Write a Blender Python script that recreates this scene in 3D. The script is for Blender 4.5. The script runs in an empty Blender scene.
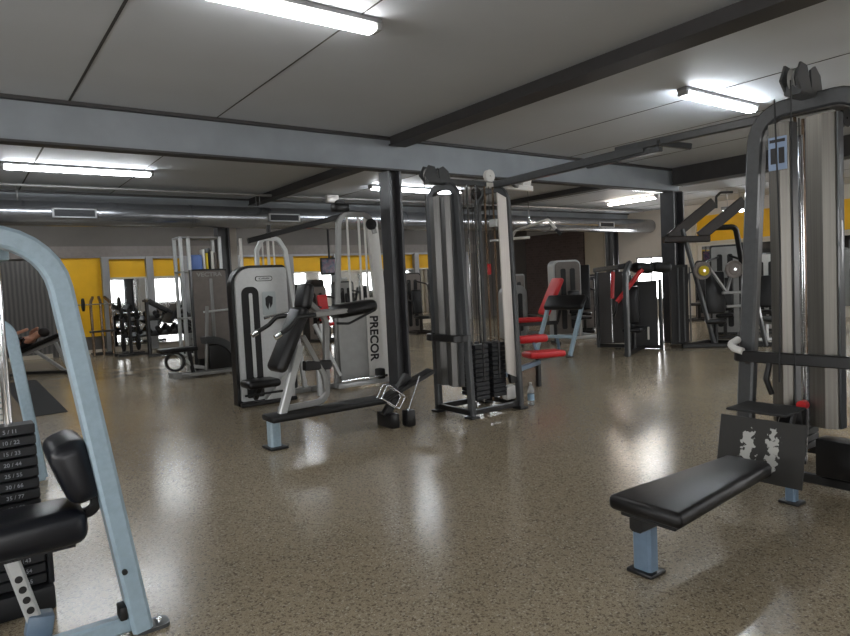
import bpy, bmesh, math, random
from mathutils import Vector, Matrix, Euler
random.seed(7)
PI = math.pi
S = bpy.context.scene
COL = S.collection

# ------------------------------------------------------------------ materials
def rgb(r, g, b):
    f = lambda c: (c/12.92 if c <= .04045 else ((c+.055)/1.055)**2.4)
    return (f(r/255), f(g/255), f(b/255), 1)

def mat(name, col, rough=.5, metal=0., spec=.5, noise=0., nscale=20., bump=0., emit=0., stretch=None, coat=0., dark=None):
    m = bpy.data.materials.new(name); m.use_nodes = True
    nt = m.node_tree; b = nt.nodes['Principled BSDF']
    b.inputs['Base Color'].default_value = col
    b.inputs['Roughness'].default_value = rough
    b.inputs['Metallic'].default_value = metal
    b.inputs['Specular IOR Level'].default_value = spec
    b.inputs['Coat Weight'].default_value = coat
    if emit:
        b.inputs['Emission Color'].default_value = col
        b.inputs['Emission Strength'].default_value = emit
    if noise or bump:
        tc = nt.nodes.new('ShaderNodeTexCoord'); mp = nt.nodes.new('ShaderNodeMapping')
        if stretch: mp.inputs['Scale'].default_value = stretch
        nz = nt.nodes.new('ShaderNodeTexNoise'); nz.inputs['Scale'].default_value = nscale
        nz.inputs['Detail'].default_value = 5
        nt.links.new(tc.outputs['Object'], mp.inputs['Vector']); nt.links.new(mp.outputs['Vector'], nz.inputs['Vector'])
        if noise:
            mx = nt.nodes.new('ShaderNodeMix'); mx.data_type = 'RGBA'
            d = dark or tuple(c*(1-noise) for c in col[:3])+(1,)
            mx.inputs[6].default_value = d; mx.inputs[7].default_value = col
            rp = nt.nodes.new('ShaderNodeValToRGB'); rp.color_ramp.elements[0].position = .35; rp.color_ramp.elements[1].position = .65
            nt.links.new(nz.outputs['Fac'], rp.inputs['Fac']); nt.links.new(rp.outputs['Color'], mx.inputs[0])
            nt.links.new(mx.outputs[2], b.inputs['Base Color'])
            rr = nt.nodes.new('ShaderNodeMapRange'); lo_, hi_ = (max(.02, rough-.06), min(rough+.08, .262)) if rough < .27 else (max(.29, rough-.06), rough+.08)
            rr.inputs[3].default_value = lo_; rr.inputs[4].default_value = hi_
            nt.links.new(nz.outputs['Fac'], rr.inputs[0]); nt.links.new(rr.outputs[0], b.inputs['Roughness'])
        if bump:
            bp = nt.nodes.new('ShaderNodeBump'); bp.inputs['Strength'].default_value = bump; bp.inputs['Distance'].default_value = .01
            nt.links.new(nz.outputs['Fac'], bp.inputs['Height']); nt.links.new(bp.outputs['Normal'], b.inputs['Normal'])
    return m

M = dict(
 ceiling=mat('ceiling_panel', rgb(202,207,214), .6, noise=.05, nscale=1.2),
 joint=mat('dark_joint', rgb(62,62,62), .8),
 girder=mat('painted_girder', rgb(142,148,154), .45, noise=.12, nscale=3),
 dark_steel=mat('dark_beam', rgb(58,56,56), .55, noise=.2, nscale=6),
 column=mat('dark_column', rgb(66,66,69), .3, noise=.2, nscale=5),
 duct=mat('galvanised_duct', rgb(160,163,168), .25, metal=.85, noise=.15, nscale=4),
 vent=mat('vent_slat', rgb(40,42,46), .6),
 vent_frame=mat('vent_frame', rgb(180,182,186), .5),
 yellow=mat('yellow_paint', rgb(234,178,12), .5, noise=.08, nscale=3),
 grey_wall=mat('grey_wall', rgb(98,93,88), .7, noise=.1, nscale=2),
 white_wall=mat('white_wall', rgb(205,198,188), .7, noise=.05, nscale=2),
 beige_wall=mat('beige_wall', rgb(190,178,158), .7, noise=.08, nscale=2),
 mirror=mat('mirror_glass', (.72,.74,.74,1), .03, metal=1.),
 alu=mat('aluminium_trim', rgb(150,150,150), .4, metal=.5),
 sill=mat('light_sill', rgb(196,186,168), .5),
 window=mat('bright_window', (1,1,1,1), .3, emit=7.),
 tube=mat('fluorescent_diffuser', (.93,.97,1,1), .4, emit=26.),
 tube_cool=mat('cool_fluorescent_diffuser', (.9,.96,1,1), .4, emit=42.),
 tube_dim=mat('aged_fluorescent_diffuser', (1,.98,.95,1), .4, emit=19.),
 tube_warm=mat('warm_fluorescent_diffuser', (1,.88,.76,1), .4, emit=34.),
 fixture=mat('fixture_housing', rgb(120,120,120), .5),
 blue=mat('blue_grey_enamel', rgb(160,182,196), .32, noise=.1, nscale=40, coat=.3),
 blue2=mat('pale_steel_blue_enamel', rgb(106,126,146), .35, noise=.1, nscale=30, coat=.2),
 grey_frame=mat('charcoal_enamel', rgb(68,70,72), .3, noise=.15, nscale=30, coat=.3),
 dark_frame=mat('black_enamel', rgb(23,22,23), .35, noise=.2, nscale=30),
 brown_frame=mat('dark_brown_enamel', rgb(42,35,32), .4, noise=.2, nscale=30),
 silver=mat('silver_enamel', rgb(198,200,200), .3, metal=.35, noise=.06, nscale=30),
 white=mat('white_enamel', rgb(222,220,216), .35, noise=.05, nscale=20),
 steel=mat('brushed_steel', rgb(126,123,117), .34, metal=.8, noise=.2, nscale=3, stretch=(40,40,.35)),
 steel_dark=mat('dark_brushed_steel', rgb(104,103,101), .36, metal=.75, noise=.3, nscale=3, stretch=(40,40,.35)),
 steel_light=mat('pale_brushed_steel', rgb(214,208,202), .38, metal=.5, noise=.12, nscale=3, stretch=(40,40,.3)),
 chrome=mat('chrome', (.85,.86,.88,1), .12, metal=1.),
 bronze=mat('bronze_rod', rgb(150,128,108), .25, metal=.9),
 vinyl=mat('black_vinyl', rgb(17,16,17), .36, bump=.12, nscale=220, spec=.4),
 vinyl_blue=mat('blue_black_vinyl', rgb(15,17,24), .32, bump=.1, nscale=200, spec=.45),
 red=mat('red_vinyl', rgb(206,34,40), .38, bump=.08, nscale=160),
 red_paint=mat('red_enamel', rgb(196,40,44), .35, noise=.08, nscale=20),
 black=mat('black_plastic', rgb(15,15,16), .5, noise=.2, nscale=30),
 rubber=mat('black_rubber', rgb(28,28,29), .8, noise=.3, nscale=60),
 plate=mat('cast_plate', rgb(26,28,32), .5, noise=.25, nscale=30),
 number=mat('plate_number', rgb(158,162,168), .6),
 text_dark=mat('dark_lettering', rgb(28,28,30), .5),
 text_grey=mat('grey_lettering', rgb(150,150,146), .5),
 cable=mat('coated_cable', rgb(30,30,32), .5),
 tread=mat('footplate_grip', rgb(40,40,40), .75, noise=.25, nscale=80),
 sticker_blue=mat('pale_blue_label', rgb(140,160,190), .5),
 sticker_grey=mat('pale_grey_label', rgb(176,184,186), .5),
 screen=mat('tv_screen', rgb(20,30,52), .15, emit=.35, noise=.9, nscale=9, dark=rgb(120,60,70)),
 skin=mat('skin', rgb(188,136,112), .5),
 shirt=mat('black_shirt', rgb(24,23,26), .85),
 hair=mat('dark_hair', rgb(30,22,18), .7),
 shorts=mat('grey_shorts', rgb(52,52,58), .85),
 shoe=mat('white_shoe', rgb(200,200,200), .6),
 paper=mat('paper', rgb(225,222,214), .8),
 box_blue=mat('blue_bin', rgb(110,140,205), .5),
 yellow_pl=mat('yellow_rubber', rgb(214,190,50), .6),
 silver_dark=mat('dull_silver', rgb(150,150,148), .4, metal=.3, noise=.1, nscale=10),
 taupe=mat('taupe_enamel', rgb(120,112,106), .4, noise=.15, nscale=10),
 bottle=None, sliver=None)

def glass():
    m = mat('clear_plastic', (.8,.88,.95,1), .05); b = m.node_tree.nodes['Principled BSDF']
    b.inputs['Transmission Weight'].default_value = .85; b.inputs['IOR'].default_value = 1.2
    return m
M['bottle'] = glass()
M['water'] = mat('pale_label', rgb(150,180,205), .4)

def floor_mat():
    m = bpy.data.materials.new('polished_concrete'); m.use_nodes = True
    nt = m.node_tree; N = nt.nodes; L = nt.links; b = N['Principled BSDF']
    tc = N.new('ShaderNodeTexCoord')
    def noise(s, d=4, r=.5):
        n = N.new('ShaderNodeTexNoise'); n.inputs['Scale'].default_value = s; n.inputs['Detail'].default_value = d
        n.inputs['Roughness'].default_value = r; L.new(tc.outputs['Object'], n.inputs['Vector']); return n
    def mix(fac, a, c):
        x = N.new('ShaderNodeMix'); x.data_type = 'RGBA'
        if isinstance(fac, float): x.inputs[0].default_value = fac
        else: L.new(fac, x.inputs[0])
        for i, v in ((6, a), (7, c)):
            if isinstance(v, tuple): x.inputs[i].default_value = v
            else: L.new(v, x.inputs[i])
        return x.outputs[2]
    def ramp(src, p0, p1):
        r = N.new('ShaderNodeValToRGB'); r.color_ramp.elements[0].position = p0; r.color_ramp.elements[1].position = p1
        L.new(src, r.inputs['Fac']); return r.outputs['Color']
    big = ramp(noise(.5, 2).outputs['Fac'], .2, .8)
    base = mix(big, rgb(155,141,118), rgb(169,155,130))
    v = N.new('ShaderNodeTexVoronoi'); v.inputs['Scale'].default_value = 100; L.new(tc.outputs['Object'], v.inputs['Vector'])
    sp = ramp(v.outputs['Color'], .62, .8)
    base = mix(sp, base, rgb(114,101,84))
    v2 = N.new('ShaderNodeTexVoronoi'); v2.inputs['Scale'].default_value = 130; L.new(tc.outputs['Object'], v2.inputs['Vector'])
    base = mix(ramp(v2.outputs['Color'], .78, .9), base, rgb(190,180,160))
    fine = ramp(noise(190, 2).outputs['Fac'], .55, .68)
    base = mix(fine, base, rgb(104,95,82))
    L.new(base, b.inputs['Base Color'])
    rr = N.new('ShaderNodeMapRange'); rr.inputs[3].default_value = .17; rr.inputs[4].default_value = .25
    L.new(noise(1.3, 2).outputs['Fac'], rr.inputs[0]); L.new(rr.outputs[0], b.inputs['Roughness'])
    b.inputs['Specular IOR Level'].default_value = .9
    return m
M['floor'] = floor_mat()

def ribbed(name, c1, c2, scale, rough=.5, brick=False):
    m = bpy.data.materials.new(name); m.use_nodes = True
    nt = m.node_tree; b = nt.nodes['Principled BSDF']; b.inputs['Roughness'].default_value = rough
    tc = nt.nodes.new('ShaderNodeTexCoord')
    if brick:
        mp = nt.nodes.new('ShaderNodeMapping'); mp.inputs['Rotation'].default_value = (PI/2, 0, PI/2)
        t = nt.nodes.new('ShaderNodeTexBrick'); t.inputs['Scale'].default_value = scale
        t.inputs['Color1'].default_value = c1; t.inputs['Color2'].default_value = c2
        t.inputs['Mortar'].default_value = tuple(c*1.5 for c in c1[:3])+(1,)
        sx = nt.nodes.new('ShaderNodeSeparateXYZ'); cx = nt.nodes.new('ShaderNodeCombineXYZ')
        nt.links.new(tc.outputs['Object'], sx.inputs[0]); nt.links.new(sx.outputs['Y'], cx.inputs['X']); nt.links.new(sx.outputs['Z'], cx.inputs['Y'])
        nt.links.new(cx.outputs[0], t.inputs['Vector']); nt.links.new(t.outputs['Color'], b.inputs['Base Color'])
    else:
        t = nt.nodes.new('ShaderNodeTexWave'); t.inputs['Scale'].default_value = scale; t.inputs['Distortion'].default_value = 1.2
        mx = nt.nodes.new('ShaderNodeMix'); mx.data_type = 'RGBA'; mx.inputs[6].default_value = c1; mx.inputs[7].default_value = c2
        nt.links.new(tc.outputs['Object'], t.inputs['Vector']); nt.links.new(t.outputs['Fac'], mx.inputs[0]); nt.links.new(mx.outputs[2], b.inputs['Base Color'])
    return m
M['roller'] = ribbed('ribbed_cladding', rgb(76,74,73), rgb(104,101,98), 3.2)
M['brick'] = ribbed('dark_brick', rgb(86,73,69), rgb(98,84,79), 2.6, .8, True)

def worn_mat():
    m = bpy.data.materials.new('worn_footplate'); m.use_nodes = True
    nt = m.node_tree; N = nt.nodes; L = nt.links; b = N['Principled BSDF']; b.inputs['Roughness'].default_value = .7
    tc = N.new('ShaderNodeTexCoord')
    sx = N.new('ShaderNodeSeparateXYZ'); L.new(tc.outputs['Object'], sx.inputs[0])
    # bare metal where shoes rub: two blotches, y = +-.075 from the plate middle
    ab = N.new('ShaderNodeMath'); ab.operation = 'ABSOLUTE'; L.new(sx.outputs['Y'], ab.inputs[0])
    s1 = N.new('ShaderNodeMath'); s1.operation = 'SUBTRACT'; s1.inputs[1].default_value = .07; L.new(ab.outputs[0], s1.inputs[0])
    a2 = N.new('ShaderNodeMath'); a2.operation = 'ABSOLUTE'; L.new(s1.outputs[0], a2.inputs[0])
    nz = N.new('ShaderNodeTexNoise'); nz.inputs['Scale'].default_value = 34; nz.inputs['Detail'].default_value = 4; L.new(tc.outputs['Object'], nz.inputs['Vector'])
    mr = N.new('ShaderNodeMapRange'); mr.inputs[1].default_value = 0; mr.inputs[2].default_value = .085; mr.inputs[3].default_value = .33; mr.inputs[4].default_value = -.2
    L.new(a2.outputs[0], mr.inputs[0])
    zz = N.new('ShaderNodeMath'); zz.operation = 'ABSOLUTE'; L.new(sx.outputs['Z'], zz.inputs[0])
    mz = N.new('ShaderNodeMapRange'); mz.inputs[1].default_value = .08; mz.inputs[2].default_value = .17; mz.inputs[3].default_value = 0; mz.inputs[4].default_value = -.35
    L.new(zz.outputs[0], mz.inputs[0])
    ad = N.new('ShaderNodeMath'); ad.operation = 'ADD'; L.new(nz.outputs['Fac'], ad.inputs[0]); L.new(mr.outputs[0], ad.inputs[1])
    ae = N.new('ShaderNodeMath'); ae.operation = 'ADD'; L.new(ad.outputs[0], ae.inputs[0]); L.new(mz.outputs[0], ae.inputs[1])
    rp = N.new('ShaderNodeValToRGB'); rp.color_ramp.elements[0].position = .63; rp.color_ramp.elements[1].position = .67; L.new(ae.outputs[0], rp.inputs['Fac'])
    mx = N.new('ShaderNodeMix'); mx.data_type = 'RGBA'; mx.inputs[6].default_value = rgb(46,45,43); mx.inputs[7].default_value = rgb(176,176,172)
    L.new(rp.outputs['Color'], mx.inputs[0]); L.new(mx.outputs[2], b.inputs['Base Color'])
    return m
M['worn'] = worn_mat()

# ------------------------------------------------------------------ mesh helpers
class MB:
    """collects shapes into one mesh; o is subtracted so world points may be given"""
    def __init__(s, o=(0,0,0)): s.bm = bmesh.new(); s.o = Vector(o)
    def _add(s, vs, fs):
        v = [s.bm.verts.new(Vector(p)-s.o) for p in vs]
        for f in fs:
            try: s.bm.faces.new([v[i] for i in f])
            except ValueError: pass
        return s
    def box(s, c, size, bev=0., rot=None, seg=2):
        b = bmesh.new(); bmesh.ops.create_cube(b, size=1)
        for v in b.verts: v.co = Vector((v.co.x*size[0], v.co.y*size[1], v.co.z*size[2]))
        if bev: bmesh.ops.bevel(b, geom=b.edges[:], offset=min(bev, min(size)*.49), segments=seg, profile=.5, affect='EDGES')
        R = Euler(rot).to_matrix() if rot else Matrix.Identity(3)
        b.verts.index_update()
        s._add([R@v.co+Vector(c) for v in b.verts], [[v.index for v in f.verts] for f in b.faces]); b.free(); return s
    def b2(s, p, q, bev=0., seg=2):
        return s.box([(p[i]+q[i])/2 for i in range(3)], [abs(q[i]-p[i]) for i in range(3)], bev, None, seg)
    def sweep(s, pts, prof, fillet=0., N=None, closed=False, caps=True, ends=None):
        P = [Vector(p) for p in pts]
        if fillet and len(P) > 2:
            out = [P[0]]
            for i in range(1, len(P)-1):
                a, b_, c = P[i-1], P[i], P[i+1]
                d1 = (a-b_); d2 = (c-b_); l1, l2 = d1.length, d2.length; d1.normalize(); d2.normalize()
                ang = d1.angle(d2)
                if ang > PI-.02: out.append(b_); continue
                r = fillet[i-1] if isinstance(fillet, (list, tuple)) else fillet
                t = min(r/math.tan(ang/2), l1*.49, l2*.49); r = t*math.tan(ang/2)
                cen = b_+(d1+d2).normalized()*(r/math.sin(ang/2))
                u = (b_+d1*t-cen); w = (b_+d2*t-cen); n = max(3, int((PI-ang)/.2))
                for k in range(n+1):
                    f = k/n; tot = PI-ang
                    v = (u*math.sin((1-f)*tot)+w*math.sin(f*tot))/math.sin(tot)
                    out.append(cen+v)
            out.append(P[-1]); P = out
        n = len(P); rings = []
        nrm = Vector(N).normalized() if N is not None else None
        prev = None
        for i in range(n):
            t = ((P[i]-P[i-1]).normalized() if i else Vector()) + ((P[i+1]-P[i]).normalized() if i < n-1 else Vector())
            t.normalize()
            if nrm is not None: bi = (nrm - t*nrm.dot(t)).normalized()
            else:
                if prev is None:
                    up = Vector((0,0,1)) if abs(t.z) < .9 else Vector((1,0,0))
                    bi = (up-t*up.dot(t)).normalized()
                else: bi = (prev-t*prev.dot(t)).normalized()
            prev = bi; side = t.cross(bi)
            k = 1.
            if 0 < i < n-1:
                c_ = (P[i]-P[i-1]).normalized().dot((P[i+1]-P[i]).normalized()); k = 1/max(.3, math.sqrt((1+c_)/2))
            sc = 1.
            if ends: sc = ends[0]+(ends[1]-ends[0])*i/(n-1)
            rings.append([P[i]+bi*(x*sc)+side*(y*sc*k) for x, y in prof])
        m = len(prof); vs = [v for r in rings for v in r]; fs = []
        for i in range(n-1):
            for j in range(m): fs.append([i*m+j, i*m+(j+1)%m, (i+1)*m+(j+1)%m, (i+1)*m+j])
        if caps: fs += [list(range(m))[::-1], [(n-1)*m+j for j in range(m)]]
        return s._add(vs, fs)
    def rect(s, pts, w, h, fillet=0., N=None, r=None, ends=None):
        """rectangular tube: w along the normal N, h across"""
        r = min(w, h)*.16 if r is None else r; a, b_ = w/2, h/2
        prof = [(a-r,-b_),(a,-b_+r),(a,b_-r),(a-r,b_),(-a+r,b_),(-a,b_-r),(-a,-b_+r),(-a+r,-b_)]
        return s.sweep(pts, prof, fillet, N, ends=ends)
    def pipe(s, pts, r, fillet=0., n=12, ends=None):
        return s.sweep(pts, [(r*math.cos(2*PI*k/n), r*math.sin(2*PI*k/n)) for k in range(n)], fillet, ends=ends)
    def prism(s, poly, d, M_=None):
        """polygon in x,y extruded from z=0 to z=d, then placed by matrix"""
        n = len(poly); M_ = M_ or Matrix.Identity(4)
        vs = [M_@Vector((x, y, 0)) for x, y in poly]+[M_@Vector((x, y, d)) for x, y in poly]
        fs = [list(range(n))[::-1], list(range(n, 2*n))]+[[i, (i+1)%n, n+(i+1)%n, n+i] for i in range(n)]
        return s._add(vs, fs)
    def pad(s, poly, z0, z1, bev, seg=3):
        b = bmesh.new(); lo = [b.verts.new((x,y,z0)) for x, y in poly]; f = b.faces.new(lo)
        r = bmesh.ops.extrude_face_region(b, geom=[f])
        for v in [g for g in r['geom'] if isinstance(g, bmesh.types.BMVert)]: v.co.z = z1
        bmesh.ops.recalc_face_normals(b, faces=b.faces)
        bmesh.ops.bevel(b, geom=b.edges[:], offset=bev, segments=seg, profile=.5, affect='EDGES')
        b.verts.index_update(); s._add([v.co for v in b.verts], [[v.index for v in f.verts] for f in b.faces]); b.free(); return s
    def xz(s, poly, y0, y1): return s.prism(poly, y1-y0, Matrix(((1,0,0,0),(0,0,1,y0),(0,1,0,0),(0,0,0,1))))
    def yz(s, poly, x0, x1): return s.prism(poly, x1-x0, Matrix(((0,0,1,x0),(1,0,0,0),(0,1,0,0),(0,0,0,1))))
    def disc(s, c, r, t, ax='x', n=28, hole=0., bev=.12):
        """turned disc with rounded rim, axis through c"""
        b = t*bev; pr = [(hole,-t/2),(r-b,-t/2),(r,-t/2+b),(r,t/2-b),(r-b,t/2),(hole,t/2)]
        return s.lathe(pr, c, ax, n)
    def lathe(s, pr, c, ax='z', n=24):
        R = {'z': Matrix.Identity(3), 'x': Matrix.Rotation(PI/2,3,'Y'), 'y': Matrix.Rotation(-PI/2,3,'X')}.get(ax) if isinstance(ax, str) else Vector((0,0,1)).rotation_difference(Vector(ax)).to_matrix()
        vs = []; fs = []; m = len(pr)
        for k in range(n):
            a = 2*PI*k/n
            for r, z in pr: vs.append(R@Vector((r*math.cos(a), r*math.sin(a), z))+Vector(c))
        for k in range(n):
            for j in range(m-1): fs.append([k*m+j, ((k+1)%n)*m+j, ((k+1)%n)*m+j+1, k*m+j+1])
        for j, rev in ((0, True), (m-1, False)):
            if pr[j][0] > 1e-6:
                if pr[0][0] > 1e-6 and pr[0][0] == pr[-1][0]: continue
                ring = [k*m+j for k in range(n)]; fs.append(ring[::-1] if rev else ring)
        if pr[0][0] > 1e-6 and pr[0][0] == pr[-1][0]:
            for k in range(n): fs.append([k*m, k*m+m-1, ((k+1)%n)*m+m-1, ((k+1)%n)*m])
        return s._add(vs, fs)
    def done(s, name, m, parent=None, smooth=38):
        bmesh.ops.remove_doubles(s.bm, verts=s.bm.verts, dist=1e-5)
        bmesh.ops.recalc_face_normals(s.bm, faces=s.bm.faces)
        me = bpy.data.meshes.new(name); s.bm.to_mesh(me); s.bm.free()
        me.materials.append(M[m] if isinstance(m, str) else m)
        if smooth:
            me.shade_smooth(); me.set_sharp_from_angle(angle=math.radians(smooth))
        o = bpy.data.objects.new(name, me); COL.objects.link(o)
        if parent is not None: o.parent = parent
        else: o.location = s.o
        return o

def tag(o, label=None, cat=None, group=None, kind=None):
    if label: o['label'] = label
    if cat: o['category'] = cat
    if group: o['group'] = group
    if kind: o['kind'] = kind
    return o
def thing(name, label, cat, loc=(0,0,0), rz=0., group=None):
    o = bpy.data.objects.new(name, None); COL.objects.link(o); o.empty_display_size = .1
    o.location = loc; o.rotation_euler = (0,0,rz)
    return tag(o, label, cat, group)
def struct(name, mb, m, smooth=38): return tag(mb.done(name, m, None, smooth), kind='structure')
def copy_thing(root, loc, rz=0., label=None):
    r = root.copy(); COL.objects.link(r); r.location = loc; r.rotation_euler = (0,0,rz)
    if label: r['label'] = label
    for ch in list(root.children):
        c = ch.copy(); COL.objects.link(c); c.parent = r
        for g in ch.children:
            d = g.copy(); COL.objects.link(d); d.parent = c
    return r
def text(name, body, size, m, parent, loc, rot, ext=.002, align='CENTER', sx=1., bold=0.):
    cu = bpy.data.curves.new(name, 'FONT'); cu.body = body; cu.size = size; cu.extrude = ext; cu.offset = bold; cu.align_x = align; cu.align_y = 'CENTER'
    t = bpy.data.objects.new(name, cu); COL.objects.link(t)
    dg = bpy.context.evaluated_depsgraph_get(); me = bpy.data.meshes.new_from_object(t.evaluated_get(dg))
    bpy.data.objects.remove(t); me.name = name
    me.transform(Matrix.Translation(loc)@Euler(rot).to_matrix().to_4x4()@Matrix.Diagonal((sx,1,1,1)))
    me.materials.clear(); me.materials.append(M[m])
    o = bpy.data.objects.new(name, me); COL.objects.link(o); o.parent = parent
    return o
FACE_NY = (PI/2, 0, 0)          # text that reads from the -y side
FACE_NX = (PI/2, 0, -PI/2)      # text that reads from the -x side
def arc(cx, cy, r, a0, a1, n=8): return [(cx+r*math.cos(math.radians(a0+(a1-a0)*k/n)), cy+r*math.sin(math.radians(a0+(a1-a0)*k/n))) for k in range(n+1)]
def rrect(x0, y0, x1, y1, r, n=6):
    """rounded rectangle outline; r one radius or (bl, br, tr, tl)"""
    a, b, c, d = (r,)*4 if not isinstance(r, tuple) else r
    return arc(x0+a, y0+a, a, 180, 270, n)+arc(x1-b, y0+b, b, 270, 360, n)+arc(x1-c, y1-c, c, 0, 90, n)+arc(x0+d, y1-d, d, 90, 180, n)
# ------------------------------------------------------------------ the setting
X0, X1, Y0, Y1, ZC = -6., 19., -6., 18.8, 3.48
struct('floor', MB().b2((X0-.2,Y0-.2,-.1), (X1+.2,Y1+.2,0)), 'floor')
struct('ceiling', MB().b2((X0-.2,Y0-.2,ZC), (X1+.2,Y1+.2,ZC+.1)), 'ceiling')
j = MB()
for x in (-3.4, -1.9, -.4, 1.1, 2.62, 5.6, 7.2, 8.7, 10.2, 13., 14.5, 16, 17.5):
    h_ = .011 if x < 2 else .006
    j.b2((x-h_,Y0,ZC-.004), (x+h_,Y1,ZC))
struct('trim_1', j, 'joint')
def wall_with_holes(name, m, axis, pos, t, lo, hi, holes):
    """wall panel with rectangular openings: holes = (a0, a1, z0, z1)"""
    w = MB(); cuts = sorted(holes); a = lo
    def put(a0, a1, z0, z1):
        if a1-a0 < 1e-4 or z1-z0 < 1e-4: return
        if axis == 'y': w.b2((a0,pos,z0), (a1,pos+t,z1))
        else: w.b2((pos,a0,z0), (pos+t,a1,z1))
    for h in cuts:
        put(a, h[0], 0, ZC); put(h[0], h[1], 0, h[2]); put(h[0], h[1], h[3], ZC); a = h[1]
    put(a, hi, 0, ZC)
    return struct(name, w, m)
struct('wall_back', MB().b2((X0,Y1,0), (X1,Y1+.15,ZC)), 'grey_wall')
fw = [(-4.5,-2.5,.9,2.5), (-1.5,.5,.9,2.5), (7.7,9.2,1.0,2.5), (10.4,12.2,1.0,2.5)]  # left pair added, unseen, to light the front; right pair shows in mirrors
wall_with_holes('wall_front', 'grey_wall', 'y', Y0-.15, .15, X0, X1, fw)
lw = [(-3,-1,.9,2.6), (.6,2.6,.9,2.6), (4,6,.9,2.6)]  # windows out of view, added to throw light across from the left
wall_with_holes('wall_left', 'grey_wall', 'x', X0-.15, .15, Y0, Y1, lw)
rw = [(-4,-2,.9,2.6), (0,2.2,.9,2.6), (12.5,13.65,.5,1.95)]  # near pair unseen, added for soft light; the far one is real
wall_with_holes('wall_right', 'white_wall', 'x', X1, .15, Y0, Y1, rw)
wn = 0
for h, ax, p in [(h,'y',Y0-.08) for h in fw]+[(h,'x',X0-.08) for h in lw]+[(h,'x',X1+.06) for h in rw]:
    wn += 1; f = MB(); g = MB(); t = .05
    a0, a1, z0, z1 = h
    def bb(mb, a, b_, z, zz, d):
        if ax == 'y': mb.b2((a,p-d,z), (b_,p+d,zz))
        else: mb.b2((p-d,a,z), (p+d,b_,zz))
    for a, b_, z, zz in ((a0,a0+t,z0,z1), (a1-t,a1,z0,z1), (a0,a1,z0,z0+t), (a0,a1,z1-t,z1), ((a0+a1)/2-t/2,(a0+a1)/2+t/2,z0,z1)): bb(f, a, b_, z, zz, .04)
    bb(g, a0+.01, a1-.01, z0+.01, z1-.01, .008)
    w = struct(f'window_{wn}', f, 'alu'); g.done('pane', 'window', w)
# girders: web and flanges
def girder(n, y, x0=X0, x1=X1):
    g = MB().b2((x0,y-.012,3.04), (x1,y+.012,ZC))
    x = x0+1.2
    struct(f'girder_{n}'.replace('girder_', 'trim_girder_'), g, 'girder')
    struct(f'trim_flange_{n}', MB().b2((x0,y-.085,3.02), (x1,y+.085,3.045)).b2((x0,y-.085,ZC-.035), (x1,y+.085,ZC)), 'dark_steel')  # flanges darker than the web; their edge shadow is put into the colour
girder(1, 7.6, X0, 12.05); girder(2, 13.95); girder(3, .9-2.5)
def beam(n, x, y0, y1, w=.2, z=3.36): struct(f'beam_{n}', MB().b2((x-w/2,y0,z+.02), (x+w/2,y1,ZC)).b2((x-w/2-.03,y0,z), (x+w/2+.03,y1,z+.02)), 'dark_steel')
beam(1, 5.12, -1.5, 7.5, .22, 3.35); beam(2, 5.5, 7.7, 13.85, .16, 3.33); beam(3, 11.95, 7.7, 13.85); beam(4, 11.85, -1.5, 7.5, .3, 3.14)
beam(5, 5.0, 14.05, 18.7); beam(6, 11.9, 14.05, 18.7); beam(7, -1.2, -1.5, 7.5); beam(8, -1.2, 7.7, 13.85)
def column(n, x, y, w=.24, d=.24, z=3.02):
    c = MB().b2((x-w/2,y-d/2,0), (x-w/2+.035,y+d/2,z)).b2((x+w/2-.035,y-d/2,0), (x+w/2,y+d/2,z)).b2((x-w/2,y-.02,0), (x+w/2,y+.02,z))
    c.b2((x-w/2-.05,y-d/2-.05,0), (x+w/2+.05,y+d/2+.05,.02))
    struct(f'column_{n}', c, 'column')
column(1, 5.08, 7.66, .22); column(2, 11.82, 7.6, .36, .3); column(3, 4.8, 13.95, .26); column(4, 17.8, 13.7, .3, .3); column(5, -1.2, 7.6); column(6, -1.2, 13.95)
struct('column_7', MB().b2((5.0,14.3,0), (5.25,14.6,3.0)), 'white_wall')
# back wall: posts, bands, panels
struct('trim_2', MB().b2((2.05,18.76,1.96), (15.6,18.8,2.5)).b2((2.05,18.76,.45), (3.2,18.8,1.96)), 'yellow')
t3 = MB().b2((-6,18.7,2.5), (16.5,18.8,2.8))
struct('trim_3', t3, 'taupe')
posts = (3.27, 4.37, 5.3, 6.9, 8.5, 10.1, 11.7, 13.3, 15.6)
t4 = MB()
for x in posts: t4.b2((x-.09,18.6,0), (x+.09,18.8,2.5))
t4.b2((3.2,18.66,2.46), (15.7,18.78,2.52))
struct('trim_4', t4, 'alu')
struct('trim_5', MB().b2((3.2,18.62,.0), (15.7,18.8,.13)).b2((-6,18.72,0), (3.2,18.8,.1)), 'sill')
struct('trim_6', MB().b2((3.3,18.7,1.93), (15.6,18.78,1.975)), 'sill')
struct('wall_back_cladding', MB().b2((-6,18.74,.1), (1.95,18.8,2.45)).b2((-6,18.72,1.55), (1.95,18.8,1.59)).b2((1.93,18.7,0), (2.06,18.8,2.5)), 'roller')
for i in range(len(posts)-1):
    a, b_ = posts[i]+.1, posts[i+1]-.1
    m = MB().b2((a,18.74,.14), (b_,18.76,1.93)).done('wall_mirror', 'mirror')
    names = ['narrow wall mirror behind the plate rack, leftmost of the row under the yellow band', 'wall mirror between aluminium posts, second from the left under the yellow band']
    tag(m, names[i] if i < 2 else 'wall mirror between aluminium posts further along the back wall', 'mirror', 'mirrors under the yellow band')
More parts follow.
